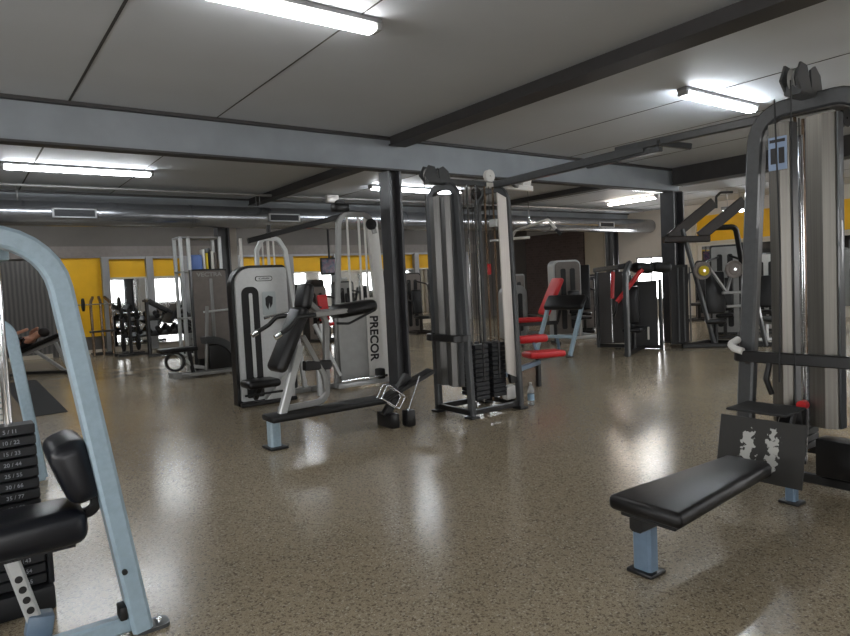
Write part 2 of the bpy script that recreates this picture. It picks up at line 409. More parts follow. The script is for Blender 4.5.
# right end wall
struct('trim_7', MB().b2((18.97,4.,2.3), (19,11.35,3.1)), 'yellow')
struct('wall_right_brick', MB().b2((18.9,15.85,0), (19,18.8,3.1)), 'brick')
struct('trim_8', MB().b2((18.94,14.95,0), (19,15.8,3.0)), 'beige_wall')
struct('trim_9', MB().b2((18.96,4.,2.2), (19,11.35,2.26)).b2((18.9,11.35,0), (19,11.5,3.1)), 'sill')
tag(MB().b2((18.96,5.,.3), (18.98,11.2,2.15)).done('wall_mirror', 'mirror'), 'long wall mirror under the yellow band on the right end wall', 'mirror')

# ventilation duct
d = thing('ventilation_duct', 'long round galvanised air duct running under the ceiling beyond the girder', 'duct', (5,13.05,2.97))
p = MB()
for a, b_ in ((-11,-6),(-6,-1.1),(-1.1,4),(4,9),(9,13.99)): p.sweep([(a,0,0),(b_,0,0)], [(.22*math.cos(2*PI*k/32), .22*math.sin(2*PI*k/32)) for k in range(32)])
p.done('pipe', 'duct', d)
for x in (-6,-1.1,4,9): MB().disc((x,0,0), .232, .05, 'x', 32).done('collar', 'duct', d)
for x in (-3.17, .78, 11.45, 5.2):
    vf = MB().b2((x-.35,-.245,-.09), (x+.35,-.14,-.07)).b2((x-.35,-.245,.05), (x+.35,-.14,.07)).b2((x-.35,-.245,-.09), (x-.32,-.14,.07)).b2((x+.32,-.245,-.09), (x+.35,-.14,.07)).done('vent_frame', 'vent_frame', d)
    MB().b2((x-.32,-.225,-.07), (x+.32,-.2,.05)).box((x,-.235,-.01), (.64,.006,.012)).box((x,-.235,-.045), (.64,.006,.008)).done('vent_slats', 'vent', vf)
for x in (-8,-4,0.3,4.8,8.9):
    MB().pipe([(x,-.1,.2),(x,-.1,.5)], .006).pipe([(x,.1,.2),(x,.1,.5)], .006).done('hanger_rod', 'alu', d)
d2 = thing('conduit_pipe', 'thin pale conduit pipe running along the ceiling above the air duct', 'pipe', (5,12.6,3.38))
MB().pipe([(-10,0,0),(13,0,0)], .025).done('pipe', 'alu', d2)
MB().b2((1.65,-.1,-.1), (1.93,.02,.06), .01).done('junction_box', 'white', d2)

# fluorescent battens
def batten(x, y, L, label, along='x', m='tube', group=None, drop=0.):
    t = thing('ceiling_light', label, 'light', (x,y,ZC-drop), 0 if along == 'x' else PI/2, group)
    for s in (-1,1) if drop else (): MB().pipe([(s*L*.3,0,-.02),(s*L*.3,0,drop)], .006).done('hanger_rod', 'alu', t)
    MB().box((0,0,-.02), (L,.13,.04), .008).done('housing', 'fixture', t)
    for s in (-1,1): MB().box((s*(L/2-.025),0,-.055), (.05,.125,.07), .012).done('end_cap', 'silver_dark', t)
    MB().box((0,0,-.072), (L-.1,.105,.066), .025, None, 3).done('diffuser', m, t)
    return t
batten(2.05, 4.28, 1.5, 'glowing fluorescent batten on the near ceiling, cut by the top edge of the photo', 'x', 'tube_dim')
batten(1.72, 11.15, 2.1, 'long glowing fluorescent batten beyond the girder at the left, above the air duct')
batten(8.15, 11.25, 2.4, 'glowing fluorescent batten beyond the girder, passing behind the central column')
batten(7.5, 4.15, 1.6, 'glowing fluorescent batten on the ceiling beside the right cable tower', 'x', 'tube_cool')
batten(15.25, 11.05, 1.6, 'warm glowing fluorescent batten far beyond the girder, left of the right column', 'y', 'tube_warm')
batten(13.7, 9.4, 1.4, 'fluorescent batten just beyond the girder beside the right column', 'x')
batten(16.6, 8.9, 1.0, 'short fluorescent batten hung low above the yellow band on the right, far away', 'x', 'tube', None, .46)
# ------------------------------------------------------------------ foreground left machine
def seat_pad(p, q, bev=.045, o=(0,0,0)): return MB(o).b2(p, q, bev, 4)
L0 = (0, 2.97, 0)
t = thing('pulldown_machine', 'pale blue arched cable machine with numbered weight stack, cut off by the left edge', 'gym machine', L0)
MB(L0).rect([(.556,2.97,.02),(.322,2.97,1.705),(-1.0,2.97,1.705),(-1.24,2.97,.02)], .12, .082, .24, (0,1,0)).done('arch_frame', 'blue', t)
b = MB(L0).rect([(.54,2.97,.055),(-1.22,2.97,.055)], .06, .07, 0, (0,1,0)).rect([(-.3,2.97,.055),(-.3,3.85,.055)], .06, .07, 0, (1,0,0)).rect([(-.62,3.85,.055),(.3,3.85,.055)], .06, .07, 0, (0,1,0)).done('base_rail', 'blue', t)
for x in (.60, -1.28):
    fp = MB(L0).prism(rrect(x-.07, 2.92, x+.07, 3.02, .03), .016).done('foot_plate', 'grey_frame', t)
    MB(L0).lathe([(0,.03),(.012,.03),(.014,.016),(0,.016)], (x+.03*(1 if x > 0 else -1), 2.97, 0)).done('bolt', 'chrome', fp)
MB(L0).lathe([(0,-.008),(.011,-.008),(.011,.008),(0,.008)], (.497,2.905,.30), 'y').done('bolt', 'black', t)
MB(L0).box((.485,2.96,.115), (.03,.08,.06), .008).done('stop_block', 'black', t)
s = MB(L0).box((.09,3.12,.505), (.60,.30,.15), .055, None, 4).done('seat', 'vinyl_blue', t)
MB(L0).box((.09,3.13,.425), (.5,.2,.02)).done('seat_board', 'black', s)
p = MB(L0).rect([(.11,3.06,.43),(.197,3.06,.05)], .055, .055, 0, (0,1,0)).done('seat_post', 'silver', t)
hl = MB(L0)
for k in range(5):
    f = .24+k*.12; hl.lathe([(0,-.003),(.014,-.003),(.014,.003),(0,.003)], (.11+.087*f, 3.031, .43-.38*f), 'y')
hl.done('adjustment_holes', 'black', p, 0)
MB(L0).box((.19,3.06,.12), (.095,.09,.10), .01, (0,.21,0)).done('post_socket', 'blue2', t)
MB(L0).rect([(.2,3.06,.06),(.2,2.97,.06)], .05, .05, 0, (1,0,0)).done('socket_rail', 'blue2', t)
bp = MB(L0).box((.365,3.14,.735), (.15,.36,.27), .055, (0,-.30,0), 4).done('backrest', 'vinyl_blue', t)
MB(L0).rect([(.36,3.08,.53),(.432,3.06,.545),(.425,3.05,.66)], .035, .04, .05, (0,1,0)).done('pad_bracket', 'black', t)
# weight stack
for k in range(15):
    z = .12+k*.051
    pl = MB(L0).b2((-.34,3.5,z), (.265,3.62,z+.047), .006, 1).done('weight_plate', 'plate', t)
    text('plate_number', f'{(15-k)*5} / {(15-k)*11}', .025, 'number', pl, (.165-0,3.498-2.97,z+.023), FACE_NY)
MB(L0).b2((-.42,3.46,.0), (.29,3.66,.11), .01).b2((.27,3.5,.11), (.295,3.66,.42), .006).done('stack_base', 'plate', t)
for x in (.165, -.29):
    MB(L0).pipe([(x,3.56,.1),(x,3.56,1.66)], .019).done('guide_rod', 'chrome', t)
MB(L0).b2((-.45,3.5,1.64), (.22,3.62,1.70), .01).done('top_block', 'blue', t)
MB(L0).pipe([(-.06,3.56,.88),(-.06,3.56,1.66)], .005).done('cable', 'cable', t)
MB(L0).rect([(-.1,3.56,1.68),(-.1,2.97,1.68)], .05, .05, 0, (1,0,0)).done('top_rail', 'blue', t)

# second arched machine behind it
L1 = (.1, 6.035, 0)
t = thing('leg_machine', 'low pale arched machine standing behind the pale blue arched machine at the left edge', 'gym machine', L1)
MB(L1).rect([(.475,6.035,.02),(.335,6.035,1.3),(-.7,6.035,1.3),(-.84,6.035,.02)], .06, .085, .15, (0,1,0)).done('arch_frame', 'blue', t)
MB(L1).b2((-.84,6.0,0), (.5,6.07,.06), .01).done('base_rail', 'blue', t)
MB(L1).b2((.41,5.99,.06), (.45,6.08,.2), .006).done('foot_bracket', 'dark_frame', t)
sh = MB(L1).xz(rrect(-.55,.25,.30,.87,.05), 6.28, 6.32).done('perforated_shroud', 'white', t)
hh = MB(L1)
for i in range(16):
    for k in range(12): hh.box((-.5+i*.05,6.279,.30+k*.048), (.022,.004,.012))
hh.done('perforations', 'silver_dark', sh, 0)
MB(L1).b2((-.5,6.33,.0), (.25,6.6,1.0), .02).done('stack_housing', 'silver_dark', t)
MB(L1).b2((-.5,5.6,.42), (.05,6.0,.5), .03).done('seat', 'vinyl', t)
MB(L1).rect([(-.25,5.85,.06),(-.25,5.85,.44)], .06, .06, 0, (1,0,0)).done('seat_post', 'blue', t)

m = tag(MB().prism([(.66,9.4),(1.09,9.45),(1.12,13.8),(.6,13.7)], .008).done('floor_mat', 'rubber'), 'dark rubber mat lying on the floor behind the pale arched machines', 'mat')

# ------------------------------------------------------------------ cable towers and crossover beam
def tower(o, label, hb, ht, hx, shr, h=2.46, sz=.33, tw=.05, th=.085):
    t = thing('cable_tower', label, 'cable machine', (o[0],o[1],0), 0)
    for sx in (-1, 1):
        x = sx*hx
        MB().rect([(x,-hb,.015),(x,-ht[0],h),(x,ht[1],h),(x,hb,.015)], tw, th, .2, (1,0,0)).done('arch_frame', 'grey_frame', t)
        for y in (-hb, hb): MB().box((x,y,.012), (.12,.13,.024), .008).done('foot', 'dark_frame', t)
    for y in (-hb+.02, hb-.02): MB().rect([(-hx,y,.06),(hx,y,.06)], .05, .06, 0, (0,1,0)).done('base_rail', 'dark_frame', t)
    for x in (-hx, hx): MB().rect([(x,-hb,.06),(x,hb,.06)], .05, .06, 0, (1,0,0)).done('base_rail', 'dark_frame', t)
    MB().rect([(-hx-.24,0,h+.045),(hx+.1,0,h+.045)], .1, .06, 0, (0,1,0)).done('top_spine', 'grey_frame', t)
    # tall steel shrouds: shallow C sections
    for y0, y1, mm in shr:
        n = 7; yc = (y0+y1)/2; hw = (y1-y0)/2; out = []
        for a, dx in ((-1,-.03), (-.86,-.062), (-.2,-.094), (.9,-.072), (1,-.03)): out.append((yc+hw*a, -hx+dx))
        poly = [(xx, yy) for yy, xx in out]+[(xx+.012, yy) for yy, xx in reversed(out)]
        poly[-1] = (poly[-1][0], poly[-1][1]); 
        so = MB().prism(poly, 2.36-sz, Matrix.Translation((0,0,sz))).done('stack_shroud', mm, t, 14)
        e = MB().b2((-hx-.052,y0-.004,sz), (-hx+.02,y0+.006,2.36)).b2((-hx-.052,y1-.006,sz), (-hx+.02,y1+.004,2.36)).done('shroud_edge', 'grey_frame', so)
        MB().b2((-hx-.03,y0+.02,2.30), (-hx+.06,y1-.02,2.34)).done('shroud_bracket', 'dark_frame', so)
    # weight stacks and rods
    for k, (cx, cy) in enumerate(((-.12,-hb*.55),(.14,-hb*.5),(.02,hb*.5))):
        wsx = .19; st = MB()
        for q in range(12): st.b2((cx-wsx/2,cy-.06,.16+q*.05), (cx+wsx/2,cy+.06,.205+q*.05), .004, 1)
        st.done('weight_stack', 'plate', t)
        for dx in (-.06, .06): MB().pipe([(cx+dx,cy,.12),(cx+dx,cy,h)], .011, 0, 8).done('guide_rod', 'bronze' if k else 'chrome', t)
        MB().pipe([(cx,cy,.76),(cx,cy,h)], .004, 0, 6).done('cable', 'cable', t)
    # guard rail with step
    y = hb*.96
    MB().rect([(-hx+.02,y,.85),(-hx-.14,y,.85),(-hx-.14,-y,.85),(-hx+.02,-y,.85)], .075, .045, .07, (0,0,1)).done('guard_rail', 'dark_frame', t)
    MB().rect([(-hx+.02,y,.06),(-hx-.02,y*.9,.83)], .045, .045, 0, (0,1,0)).done('rail_post', 'brown_frame', t)
    # pulley head above the arch
    ph = MB()
    for s_ in (-1, 1):
        ph.xz([(-hx-.30,h+.1),(-hx-.24,h+.04),(-hx-.1,h+.04),(-hx-.16,h+.19),(-hx-.24,h+.2)], s_*.045-.006, s_*.045+.006)
        ph.xz([(-hx-.1,h+.04),(-hx+.05,h+.04),(-hx+.02,h+.15),(-hx-.05,h+.2),(-hx-.11,h+.17)], s_*.045-.006, s_*.045+.006)
    ph.done('pulley_bracket', 'grey_frame', t, 30)
    for x, z in ((-hx-.19,h+.11), (-hx-.03,h+.11)):
        MB().lathe([(.01,-.02),(.075,-.02),(.06,0),(.075,.02),(.01,.02)], (x,0,z), 'y', 24).done('pulley_wheel', 'silver_dark', t)
    MB().pipe([(-hx-.265,0,h+.1),(-hx-.265,0,.75)], .004, 0, 6).done('cable', 'cable', t)
    for x, yy in ((.06,-.03), (.12,.05)):
        MB().lathe([(.01,-.016),(.06,-.016),(.048,0),(.06,.016),(.01,.016)], (x,yy,h-.06), 'y', 20).done('pulley_wheel', 'dark_frame', t)
    return t
A = (4.65, 5.44)
ta = tower(A, 'cable tower beside the central column, with white pulldown arm and dark steel shrouds', .29, (.20,.29), .35,
           ((.015,.205,'steel_dark'), (-.165,-.005,'steel_dark')))
OA = (A[0], A[1], 0)
MB(OA).rect([(4.85,5.42,2.50),(5.56,5.40,2.485)], .06, .065, 0, (0,1,0)).done('pulldown_arm', 'white', ta)
MB(OA).lathe([(.01,-.02),(.07,-.02),(.06,0),(.07,.02),(.01,.02)], (4.92,5.42,2.60), 'y', 24).done('pulley_wheel', 'white', ta)
MB(OA).xz([(5.40,2.51),(5.54,2.51),(5.56,2.62),(5.46,2.62)], 5.385, 5.415).done('arm_bracket', 'white', ta)
MB(OA).pipe([(5.5,5.4,2.48),(5.5,5.4,2.26)], .004, 0, 6).done('cable', 'cable', ta)
so = MB(OA).xz([(4.84,.42),(4.98,.34),(4.93,2.33),(4.80,2.38)], 5.17, 5.185).done('stack_shroud', 'steel_light', ta)
MB(OA).xz([(4.86,.40),(4.96,.36),(4.97,.30),(4.88,.30)], 5.15, 5.19).done('shroud_bracket', 'dark_frame', so)
MB(OA).rect([(4.72,5.16,.38),(4.72,5.16,.78),(4.5,5.16,.78),(4.5,5.16,.38)], .02, .02, .02, (0,1,0)).done('stack_guard', 'dark_frame', ta)
MB(OA).box((4.98,5.3,.17), (.18,.12,.17), .05).done('white_foot_cover', 'white', ta)
MB(OA).b2((4.78,5.19,2.02), (4.87,5.30,2.10), .008).b2((4.78,5.19,1.86), (4.87,5.30,1.88), .004).done('cable_guide', 'silver', ta)
MB(OA).rect([(5.03,5.5,.32),(5.55,5.75,.32),(6.22,6.03,.32)], .06, .07, 0, (0,0,1)).done('seat_rail', 'blue2', ta)
MB(OA).rect([(6.2,6.02,.0),(6.2,6.02,.42)], .06, .06, 0, (1,0,0)).done('seat_post', 'dark_frame', ta)
st = MB(OA).box((6.26,5.97,.43), (.52,.30,.085), .035, (0,0,-.35), 3).done('pulldown_seat', 'red', ta)
st['label'] = 'red padded pulldown seat'
st = MB(OA).box((6.42,6.32,.60), (.44,.13,.11), .045, (0,0,-.35), 3).done('thigh_pad', 'red', ta)
st['label'] = 'red thigh pad above the pulldown seat'
MB(OA).rect([(6.42,6.32,.57),(6.36,6.2,.45),(6.22,6.05,.34)], .04, .04, .05, (0,0,1)).done('pad_arm', 'blue2', ta)
MB(OA).box((4.74,5.28,1.56), (.05,.02,.12), .01).done('red_tag', 'red_paint', ta)
B = (4.78, 1.86)
tb = tower(B, 'large cable tower at the right edge with wide brushed steel shrouds', .475, (.33,.33), .36,
           ((.095,.235,'steel'), (-.17,.01,'steel')), 2.46, .42, .08, .105)
OB = (B[0], B[1], 0)
MB(OB).b2((4.315,1.96,2.06), (4.318,2.075,2.27)).done('instruction_label', 'sticker_blue', tb)
MB(OB).b2((4.312,1.97,2.235), (4.3145,2.065,2.255)).b2((4.312,1.975,2.10), (4.3145,2.01,2.2)).b2((4.312,2.025,2.10), (4.3145,2.06,2.2)).done('label_pictures', 'text_dark', tb)
MB(OB).pipe([(4.38,2.335,.95),(4.285,2.34,.925),(4.262,2.30,.90),(4.262,2.24,.885)], .024, .04).done('rail_end_cover', 'white', tb)
MB(OB).pipe([(4.27,2.01,2.5),(4.27,1.99,1.5),(4.25,2.0,.7)], .005, 0, 6).done('cable', 'cable', tb)
MB(OB).pipe([(4.25,2.06,.82),(4.22,2.07,.72),(4.25,2.05,.62)], .018, .04).done('cable_handle', 'black', tb)
MB(OB).box((4.33,1.96,.44), (.10,.16,.20), .01).done('low_pulley_box', 'dark_frame', tb)
MB(OB).lathe([(0,-.03),(.03,-.03),(.03,.02),(.02,.03),(0,.03)], (4.30,1.88,.56), 'x').done('red_knob', 'red_paint', tb)
MB(OB).b2((4.36,1.3,.1), (4.5,1.84,.34), .01).done('stack_box', 'dark_frame', tb)
MB(OB).pipe([(4.58,1.995,.1),(4.58,1.995,2.3)], .016).done('guide_rod', 'chrome', tb)

t = thing('crossover_beam', 'dark overhead beam spanning between the two cable towers', 'beam', (5.0,3.8,2.5))
OC = (5.0,3.8,2.5)
MB(OC).rect([(4.98,5.5,2.50),(4.98,3.45,2.53)], .06, .08, 0, (1,0,0)).done('outer_tube', 'grey_frame', t)
MB(OC).rect([(4.98,3.75,2.565),(4.93,1.9,2.53)], .05, .065, 0, (1,0,0)).done('inner_tube', 'grey_frame', t)
MB(OC).rect([(5.0,4.1,2.49),(4.99,3.3,2.50)], .05, .05, 0, (1,0,0)).done('under_brace', 'grey_frame', t)
MB(OC).rect([(4.94,3.30,2.545),(5.18,3.14,2.50)], .05, .05, 0, (0,0,1)).done('grip_bar', 'grey_frame', t)
MB(OC).rect([(4.98,5.14,2.50),(5.3,5.38,2.5)], .04, .05, 0, (0,0,1)).done('corner_brace', 'grey_frame', t)

t = thing('lat_bar', 'white angled lat pulldown bar hanging from the white arm of the central tower', 'exercise bar', (5.5,5.4,2.18))
OL = (5.5,5.4,2.18)
MB(OL).pipe([(5.5,4.98,1.97),(5.5,5.1,2.095),(5.5,5.63,2.02),(5.5,5.75,1.88)], .016, .05).done('bar', 'white', t)
MB(OL).pipe([(5.5,5.75,1.88),(5.5,5.82,1.80)], .019).pipe([(5.5,4.98,1.97),(5.5,4.92,1.91)], .019).done('rubber_grips', 'black', t)
MB(OL).lathe([(.012,-.006),(.028,-.006),(.028,.006),(.012,.006)], (5.5,5.4,2.10), 'x', 18).done('swivel_ring', 'chrome', t)
ch = MB(OL)
for k in range(5): ch.lathe([(.008,-.003),(.014,-.003),(.014,.003),(.008,.003)], (5.5,5.4,2.13+k*.025), 'x' if k % 2 else 'y', 12)
ch.done('chain', 'chrome', t)
t = thing('straight_bar', 'short white bar handle resting against the frame of the central tower', 'exercise bar', (5.15,5.36,1.9))
MB((5.15,5.36,1.9)).pipe([(5.09,5.40,1.895),(5.34,5.24,1.905)], .016).done('bar', 'white', t)

t = thing('water_bottle', 'clear plastic water bottle on the floor against the foot of the central tower', 'bottle', (5.21,5.19,0))
MB().lathe([(0,0),(.034,0),(.037,.01),(.037,.17),(.03,.20),(.014,.225),(.014,.24),(0,.24)], (0,0,0), 'z', 20).done('body', 'bottle', t)
MB().lathe([(.0375,.06),(.0385,.06),(.0385,.13),(.0375,.13)], (0,0,0), 'z', 20).done('paper_label', 'water', t)
MB().lathe([(0,.262),(.015,.262),(.016,.238),(0,.238)], (0,0,0), 'z', 16).done('cap', 'white', t)

# ------------------------------------------------------------------ low row bench
R0 = (3.0, 1.84, 0)
t = thing('low_row_bench', 'long black padded bench with worn footplates in front of the right cable tower', 'bench', R0)
MB(R0).pad([(2.44,1.57),(3.46,1.67),(3.46,1.92),(2.44,1.955)], .33, .405, .028).done('seat', 'vinyl', t)
MB(R0).pad([(2.48,1.62),(3.44,1.71),(3.44,1.88),(2.48,1.91)], .305, .335, .004, 1).done('seat_board', 'black', t)
MB(R0).rect([(2.5,1.84,.27),(4.05,1.84,.27)], .07, .07, 0, (0,1,0)).done('beam', 'dark_frame', t)
MB(R0).rect([(2.61,1.87,.01),(2.61,1.87,.29)], .075, .10, 0, (1,0,0)).done('leg', 'blue2', t)
MB(R0).b2((2.55,1.80,0), (2.67,1.94,.02), .006).done('foot', 'dark_frame', t)
MB(R0).rect([(4.04,1.84,.01),(4.04,1.84,.25)], .06, .06, 0, (1,0,0)).done('leg', 'blue2', t)
MB(R0).b2((3.99,1.78,0), (4.09,1.90,.018), .005).done('foot', 'dark_frame', t)
fp = MB((0,0,0)).box((0,0,0), (.012,.50,.36), .003, None, 1).done('footplate', 'worn', t)
fp.location = (3.75-R0[0], 1.885-R0[1], .375); fp.rotation_euler = (0,.22,0)
MB(R0).box((3.98,1.96,.575), (.26,.36,.014), .004, (0,-.03,0), 1).done('top_plate', 'tread', t)
MB(R0).rect([(3.86,1.84,.28),(4.02,1.84,.56)], .08, .06, 0, (0,1,0)).done('plate_support', 'dark_frame', t)
# ------------------------------------------------------------------ chest supported row machine
O = (2.3, 5.57, 0)
t = thing('row_machine', 'black padded row machine on a low rail with pale blue front foot', 'gym machine', O)
MB(O).b2((2.22,5.44,.25), (3.45,5.70,.31), .02).done('rail', 'black', t)
MB(O).rect([(2.28,5.57,.01),(2.28,5.57,.25)], .10, .11, 0, (1,0,0)).done('front_leg', 'blue', t)
MB(O).b2((2.2,5.46,0), (2.37,5.68,.022), .006).done('foot', 'dark_frame', t)
MB(O).rect([(2.37,5.57,.30),(2.585,5.57,.92)], .07, .075, 0, (0,1,0)).done('seat_post', 'silver', t)
MB(O).box((2.475,5.57,.985), (.11,.30,.64), .07, (0,.47,0), 4).done('chest_pad', 'vinyl', t)
MB(O).box((2.66,5.57,1.37), (.10,.24,.25), .045, (0,.22,0), 4).done('head_pad', 'vinyl', t)
MB(O).rect([(2.36,5.62,.335),(2.86,5.62,.35),(2.90,5.62,1.14),(2.70,5.62,1.34)], .06, .055, .12, (0,1,0)).done('mast', 'silver_dark', t)
MB(O).rect([(2.62,5.57,.72),(2.9,5.6,.70)], .06, .09, 0, (0,1,0)).done('pad_strut', 'dark_frame', t)
MB(O).rect([(2.62,5.57,1.0),(2.82,5.58,.62),(2.86,5.6,.45)], .04, .05, .05, (0,1,0)).done('pad_strut', 'silver_dark', t)
for s_ in (-1, 1):
    a = MB(O).rect([(2.68,5.57+s_*.16,1.20),(3.05,5.57+s_*.10,1.215),(3.3,5.57,1.25)], .05, .055, .1, (0,0,1)).done('lever_arm', 'silver_dark', t)
    MB(O).pipe([(2.7,5.57+s_*.16,1.20),(2.47,5.57+s_*.23,1.19),(2.40,5.57+s_*.25,1.12),(2.27,5.57+s_*.27,1.05)], .02, .05).done('grip', 'black', a)
    MB(O).lathe([(0,-.03),(.026,-.03),(.026,.03),(0,.03)], (2.26,5.57+s_*.27,1.045), Vector((1,0,.5))).done('grip_cap', 'chrome', a)
MB(O).box((3.18,5.57,1.225), (.46,.26,.13), .06, (0,-.10,0), 4).done('roller_pad', 'vinyl', t)
MB(O).pipe([(3.35,5.45,1.2),(3.05,5.44,1.09),(2.93,5.46,1.10)], .012, .08).done('strap', 'black', t)
MB(O).b2((3.44,5.38,0), (3.54,5.66,.15), .015).b2((3.60,5.32,0), (3.70,5.44,.17), .02).done('rear_foot', 'dark_frame', t)
MB(O).rect([(3.44,5.5,.12),(3.74,5.5,.50)], .07, .09, 0, (0,1,0)).done('rear_strut', 'dark_frame', t)
MB(O).rect([(3.44,5.5,.30),(4.0,5.44,.52)], .14, .045, 0, (0,1,0)).done('foot_lever', 'dark_frame', t)
for y in (5.38, 5.46): MB(O).pipe([(3.34,y,.33),(3.42,y,.46),(3.62,y,.30),(3.54,y,.19),(3.34,y,.33)], .0075, .03).done('chrome_link', 'chrome', t)
MB(O).pipe([(3.62,5.34,.16),(3.78,5.34,.5)], .007).done('chrome_link', 'chrome', t)

# ------------------------------------------------------------------ silver shrouded machine
O = (3.15, 7.87, 0)
t = thing('chest_press_machine', 'tall machine with rounded silver front panel, dark window slot and small badge', 'gym machine', O)
outer = rrect(2.79, 0, 3.53, 1.77, (.02,.02,.06,.26), 8)
MB(O).xz(outer, 7.90, 8.05).done('stack_housing', 'dark_frame', t, 30)
pn = MB(O).xz(rrect(2.83, .06, 3.52, 1.735, (.02,.02,.04,.2), 8), 7.86, 7.90).done('front_panel', 'silver', t, 30)
sl = MB(O).xz(rrect(2.90, .1, 3.12, 1.50, (.02,.02,.09,.09), 8), 7.845, 7.862).done('window_slot', 'black', t, 30)
MB(O).xz(rrect(2.99, .35, 3.035, 1.42, .02), 7.838, 7.846).done('slot_rod', 'silver', sl)
bd = MB(O).xz(rrect(3.09, 1.565, 3.32, 1.63, .03), 7.852, 7.862).done('badge', 'text_dark', t)
MB(O).xz(rrect(3.10, 1.573, 3.31, 1.622, .024), 7.846, 7.854).done('badge_face', 'silver', bd)
text('badge_letters', 'ICARIAN', .036, 'text_dark', bd, (3.205-O[0], 7.845-O[1], 1.597), FACE_NY)
lb = MB(O).xz(rrect(3.17, 1.13, 3.35, 1.43, .02), 7.852, 7.862).done('instruction_label', 'sticker_grey', t)
MB(O).xz([(3.21,1.35),(3.25,1.38),(3.31,1.36),(3.3,1.27),(3.27,1.22),(3.26,1.29),(3.24,1.2),(3.21,1.26)], 7.848, 7.853).done('label_figure', 'text_dark', lb)
MB(O).box((2.98,7.6,.31), (.42,.34,.10), .045, None, 3).done('seat', 'vinyl', t)
MB(O).rect([(2.98,7.62,.27),(2.98,7.8,.10)], .06, .06, 0, (1,0,0)).done('seat_post', 'dark_frame', t)
MB(O).pipe([(2.72,7.45,.20),(3.2,7.45,.20)], .014).done('foot_bar', 'black', t)
MB(O).xz([(3.1,0.02),(3.52,0.02),(3.52,.50)], 7.80, 7.86).done('side_gusset', 'silver', t, 20)
MB(O).rect([(2.79,7.80,.03),(3.53,7.80,.03)], .06, .05, 0, (0,1,0)).done('base_rail', 'dark_frame', t)
MB(O).pipe([(3.12,7.7,1.10),(3.6,7.72,1.16)], .02).done('handle_bar', 'chrome', t)

# ------------------------------------------------------------------ silver multi station
O = (4.2, 8.1, 0)
t = thing('multi_station', 'silver and white cable multi station with twin arches, dark lettering down its white panel', 'gym machine', O)
MB(O).rect([(4.29,8.1,.02),(4.47,8.1,2.47),(4.98,8.1,2.47),(5.05,8.1,2.2)], .06, .075, .16, (0,1,0)).done('arch_frame', 'silver_dark', t)
MB(O).xz([(5.09,.02),(5.27,.02),(5.11,2.40),(4.93,2.42)], 8.10, 8.16).done('side_blade', 'white', t, 30)
MB(O).xz([(5.02,.1),(5.11,.1),(5.0,1.9),(4.95,1.9)], 8.05, 8.09).done('inner_blade', 'white', t, 30)
MB(O).rect([(3.28,8.3,.02),(3.31,8.3,1.98),(3.40,8.3,2.14),(3.62,8.3,2.14),(3.72,8.3,1.98),(3.90,8.3,.02)], .05, .06, .08, (0,1,0)).done('arch_frame', 'silver', t)
for x in (3.12, 3.42, 3.5, 3.58): MB(O).pipe([(x,8.36,.1),(x,8.36,2.12 if x > 3.2 else 2.15)], .02 if x in (3.12,3.5) else .012).done('guide_rod', 'white', t)
for x in (4.61, 4.80, 4.90): MB(O).pipe([(x,8.12,1.0),(x,8.12,2.44)], .016).done('guide_rod', 'white', t)
MB(O).rect([(3.2,8.3,2.11),(4.62,8.12,2.47)], .06, .07, 0, (0,1,0)).done('connecting_beam', 'dark_frame', t)
MB(O).rect([(3.5,8.3,2.14),(3.5,8.3,2.32)], .05, .05, 0, (1,0,0)).done('beam_post', 'dark_frame', t)
MB(O).b2((4.38,8.02,2.50), (4.62,8.18,2.62), .03).done('pulley_bracket', 'dark_frame', t)
MB(O).lathe([(.01,-.02),(.08,-.02),(.065,0),(.08,.02),(.01,.02)], (4.5,8.1,2.60), 'y', 22).done('pulley_wheel', 'dark_frame', t)
MB(O).lathe([(.01,-.02),(.08,-.02),(.065,0),(.08,.02),(.01,.02)], (4.97,8.05,2.33), 'y', 22).done('pulley_wheel', 'black', t)
pn = MB(O).xz(rrect(4.33,.12,4.80,1.22,.03), 8.02, 8.06).done('lower_shroud', 'silver_dark', t)
pw = MB(O).xz([(4.79,.12),(5.06,.12),(4.99,1.27),(4.79,1.27)], 8.0, 8.04).done('white_panel', 'white', t, 30)
text('panel_lettering', 'PRECOR', .19, 'text_dark', pw, (4.885-O[0], 7.998-O[1], .68), (PI/2, PI/2+.03, 0), .002, 'CENTER', .92, .005)
MB(O).b2((4.22,7.9,.03), (5.06,7.97,.10), .01).done('base_rail', 'silver', t)
MB(O).pipe([(4.25,7.88,.135),(5.0,7.88,.135)], .022).done('foot_bar', 'chrome', t)
MB(O).b2((4.86,7.86,.09), (4.97,7.99,.24), .02).done('end_stop', 'black', t)
MB(O).b2((3.25,8.22,0), (3.98,8.38,.07), .01).b2((3.95,8.2,0), (4.4,8.3,.07), .01).done('base_rail', 'silver_dark', t)
MB(O).b2((3.36,8.22,.08), (3.76,8.5,.9), .02).done('weight_stack', 'plate', t)
MB(O).rect([(3.95,8.0,.95),(4.3,8.0,.2)], .05, .05, 0, (0,1,0)).rect([(4.05,8.0,.95),(4.12,8.0,.2)], .05, .05, 0, (0,1,0)).done('brace', 'silver', t)
MB(O).box((3.85,7.75,.42), (.3,.28,.08), .03).done('seat', 'vinyl', t)
MB(O).rect([(3.85,7.75,.01),(3.85,7.75,.4)], .06, .06, 0, (1,0,0)).done('seat_post', 'silver', t)

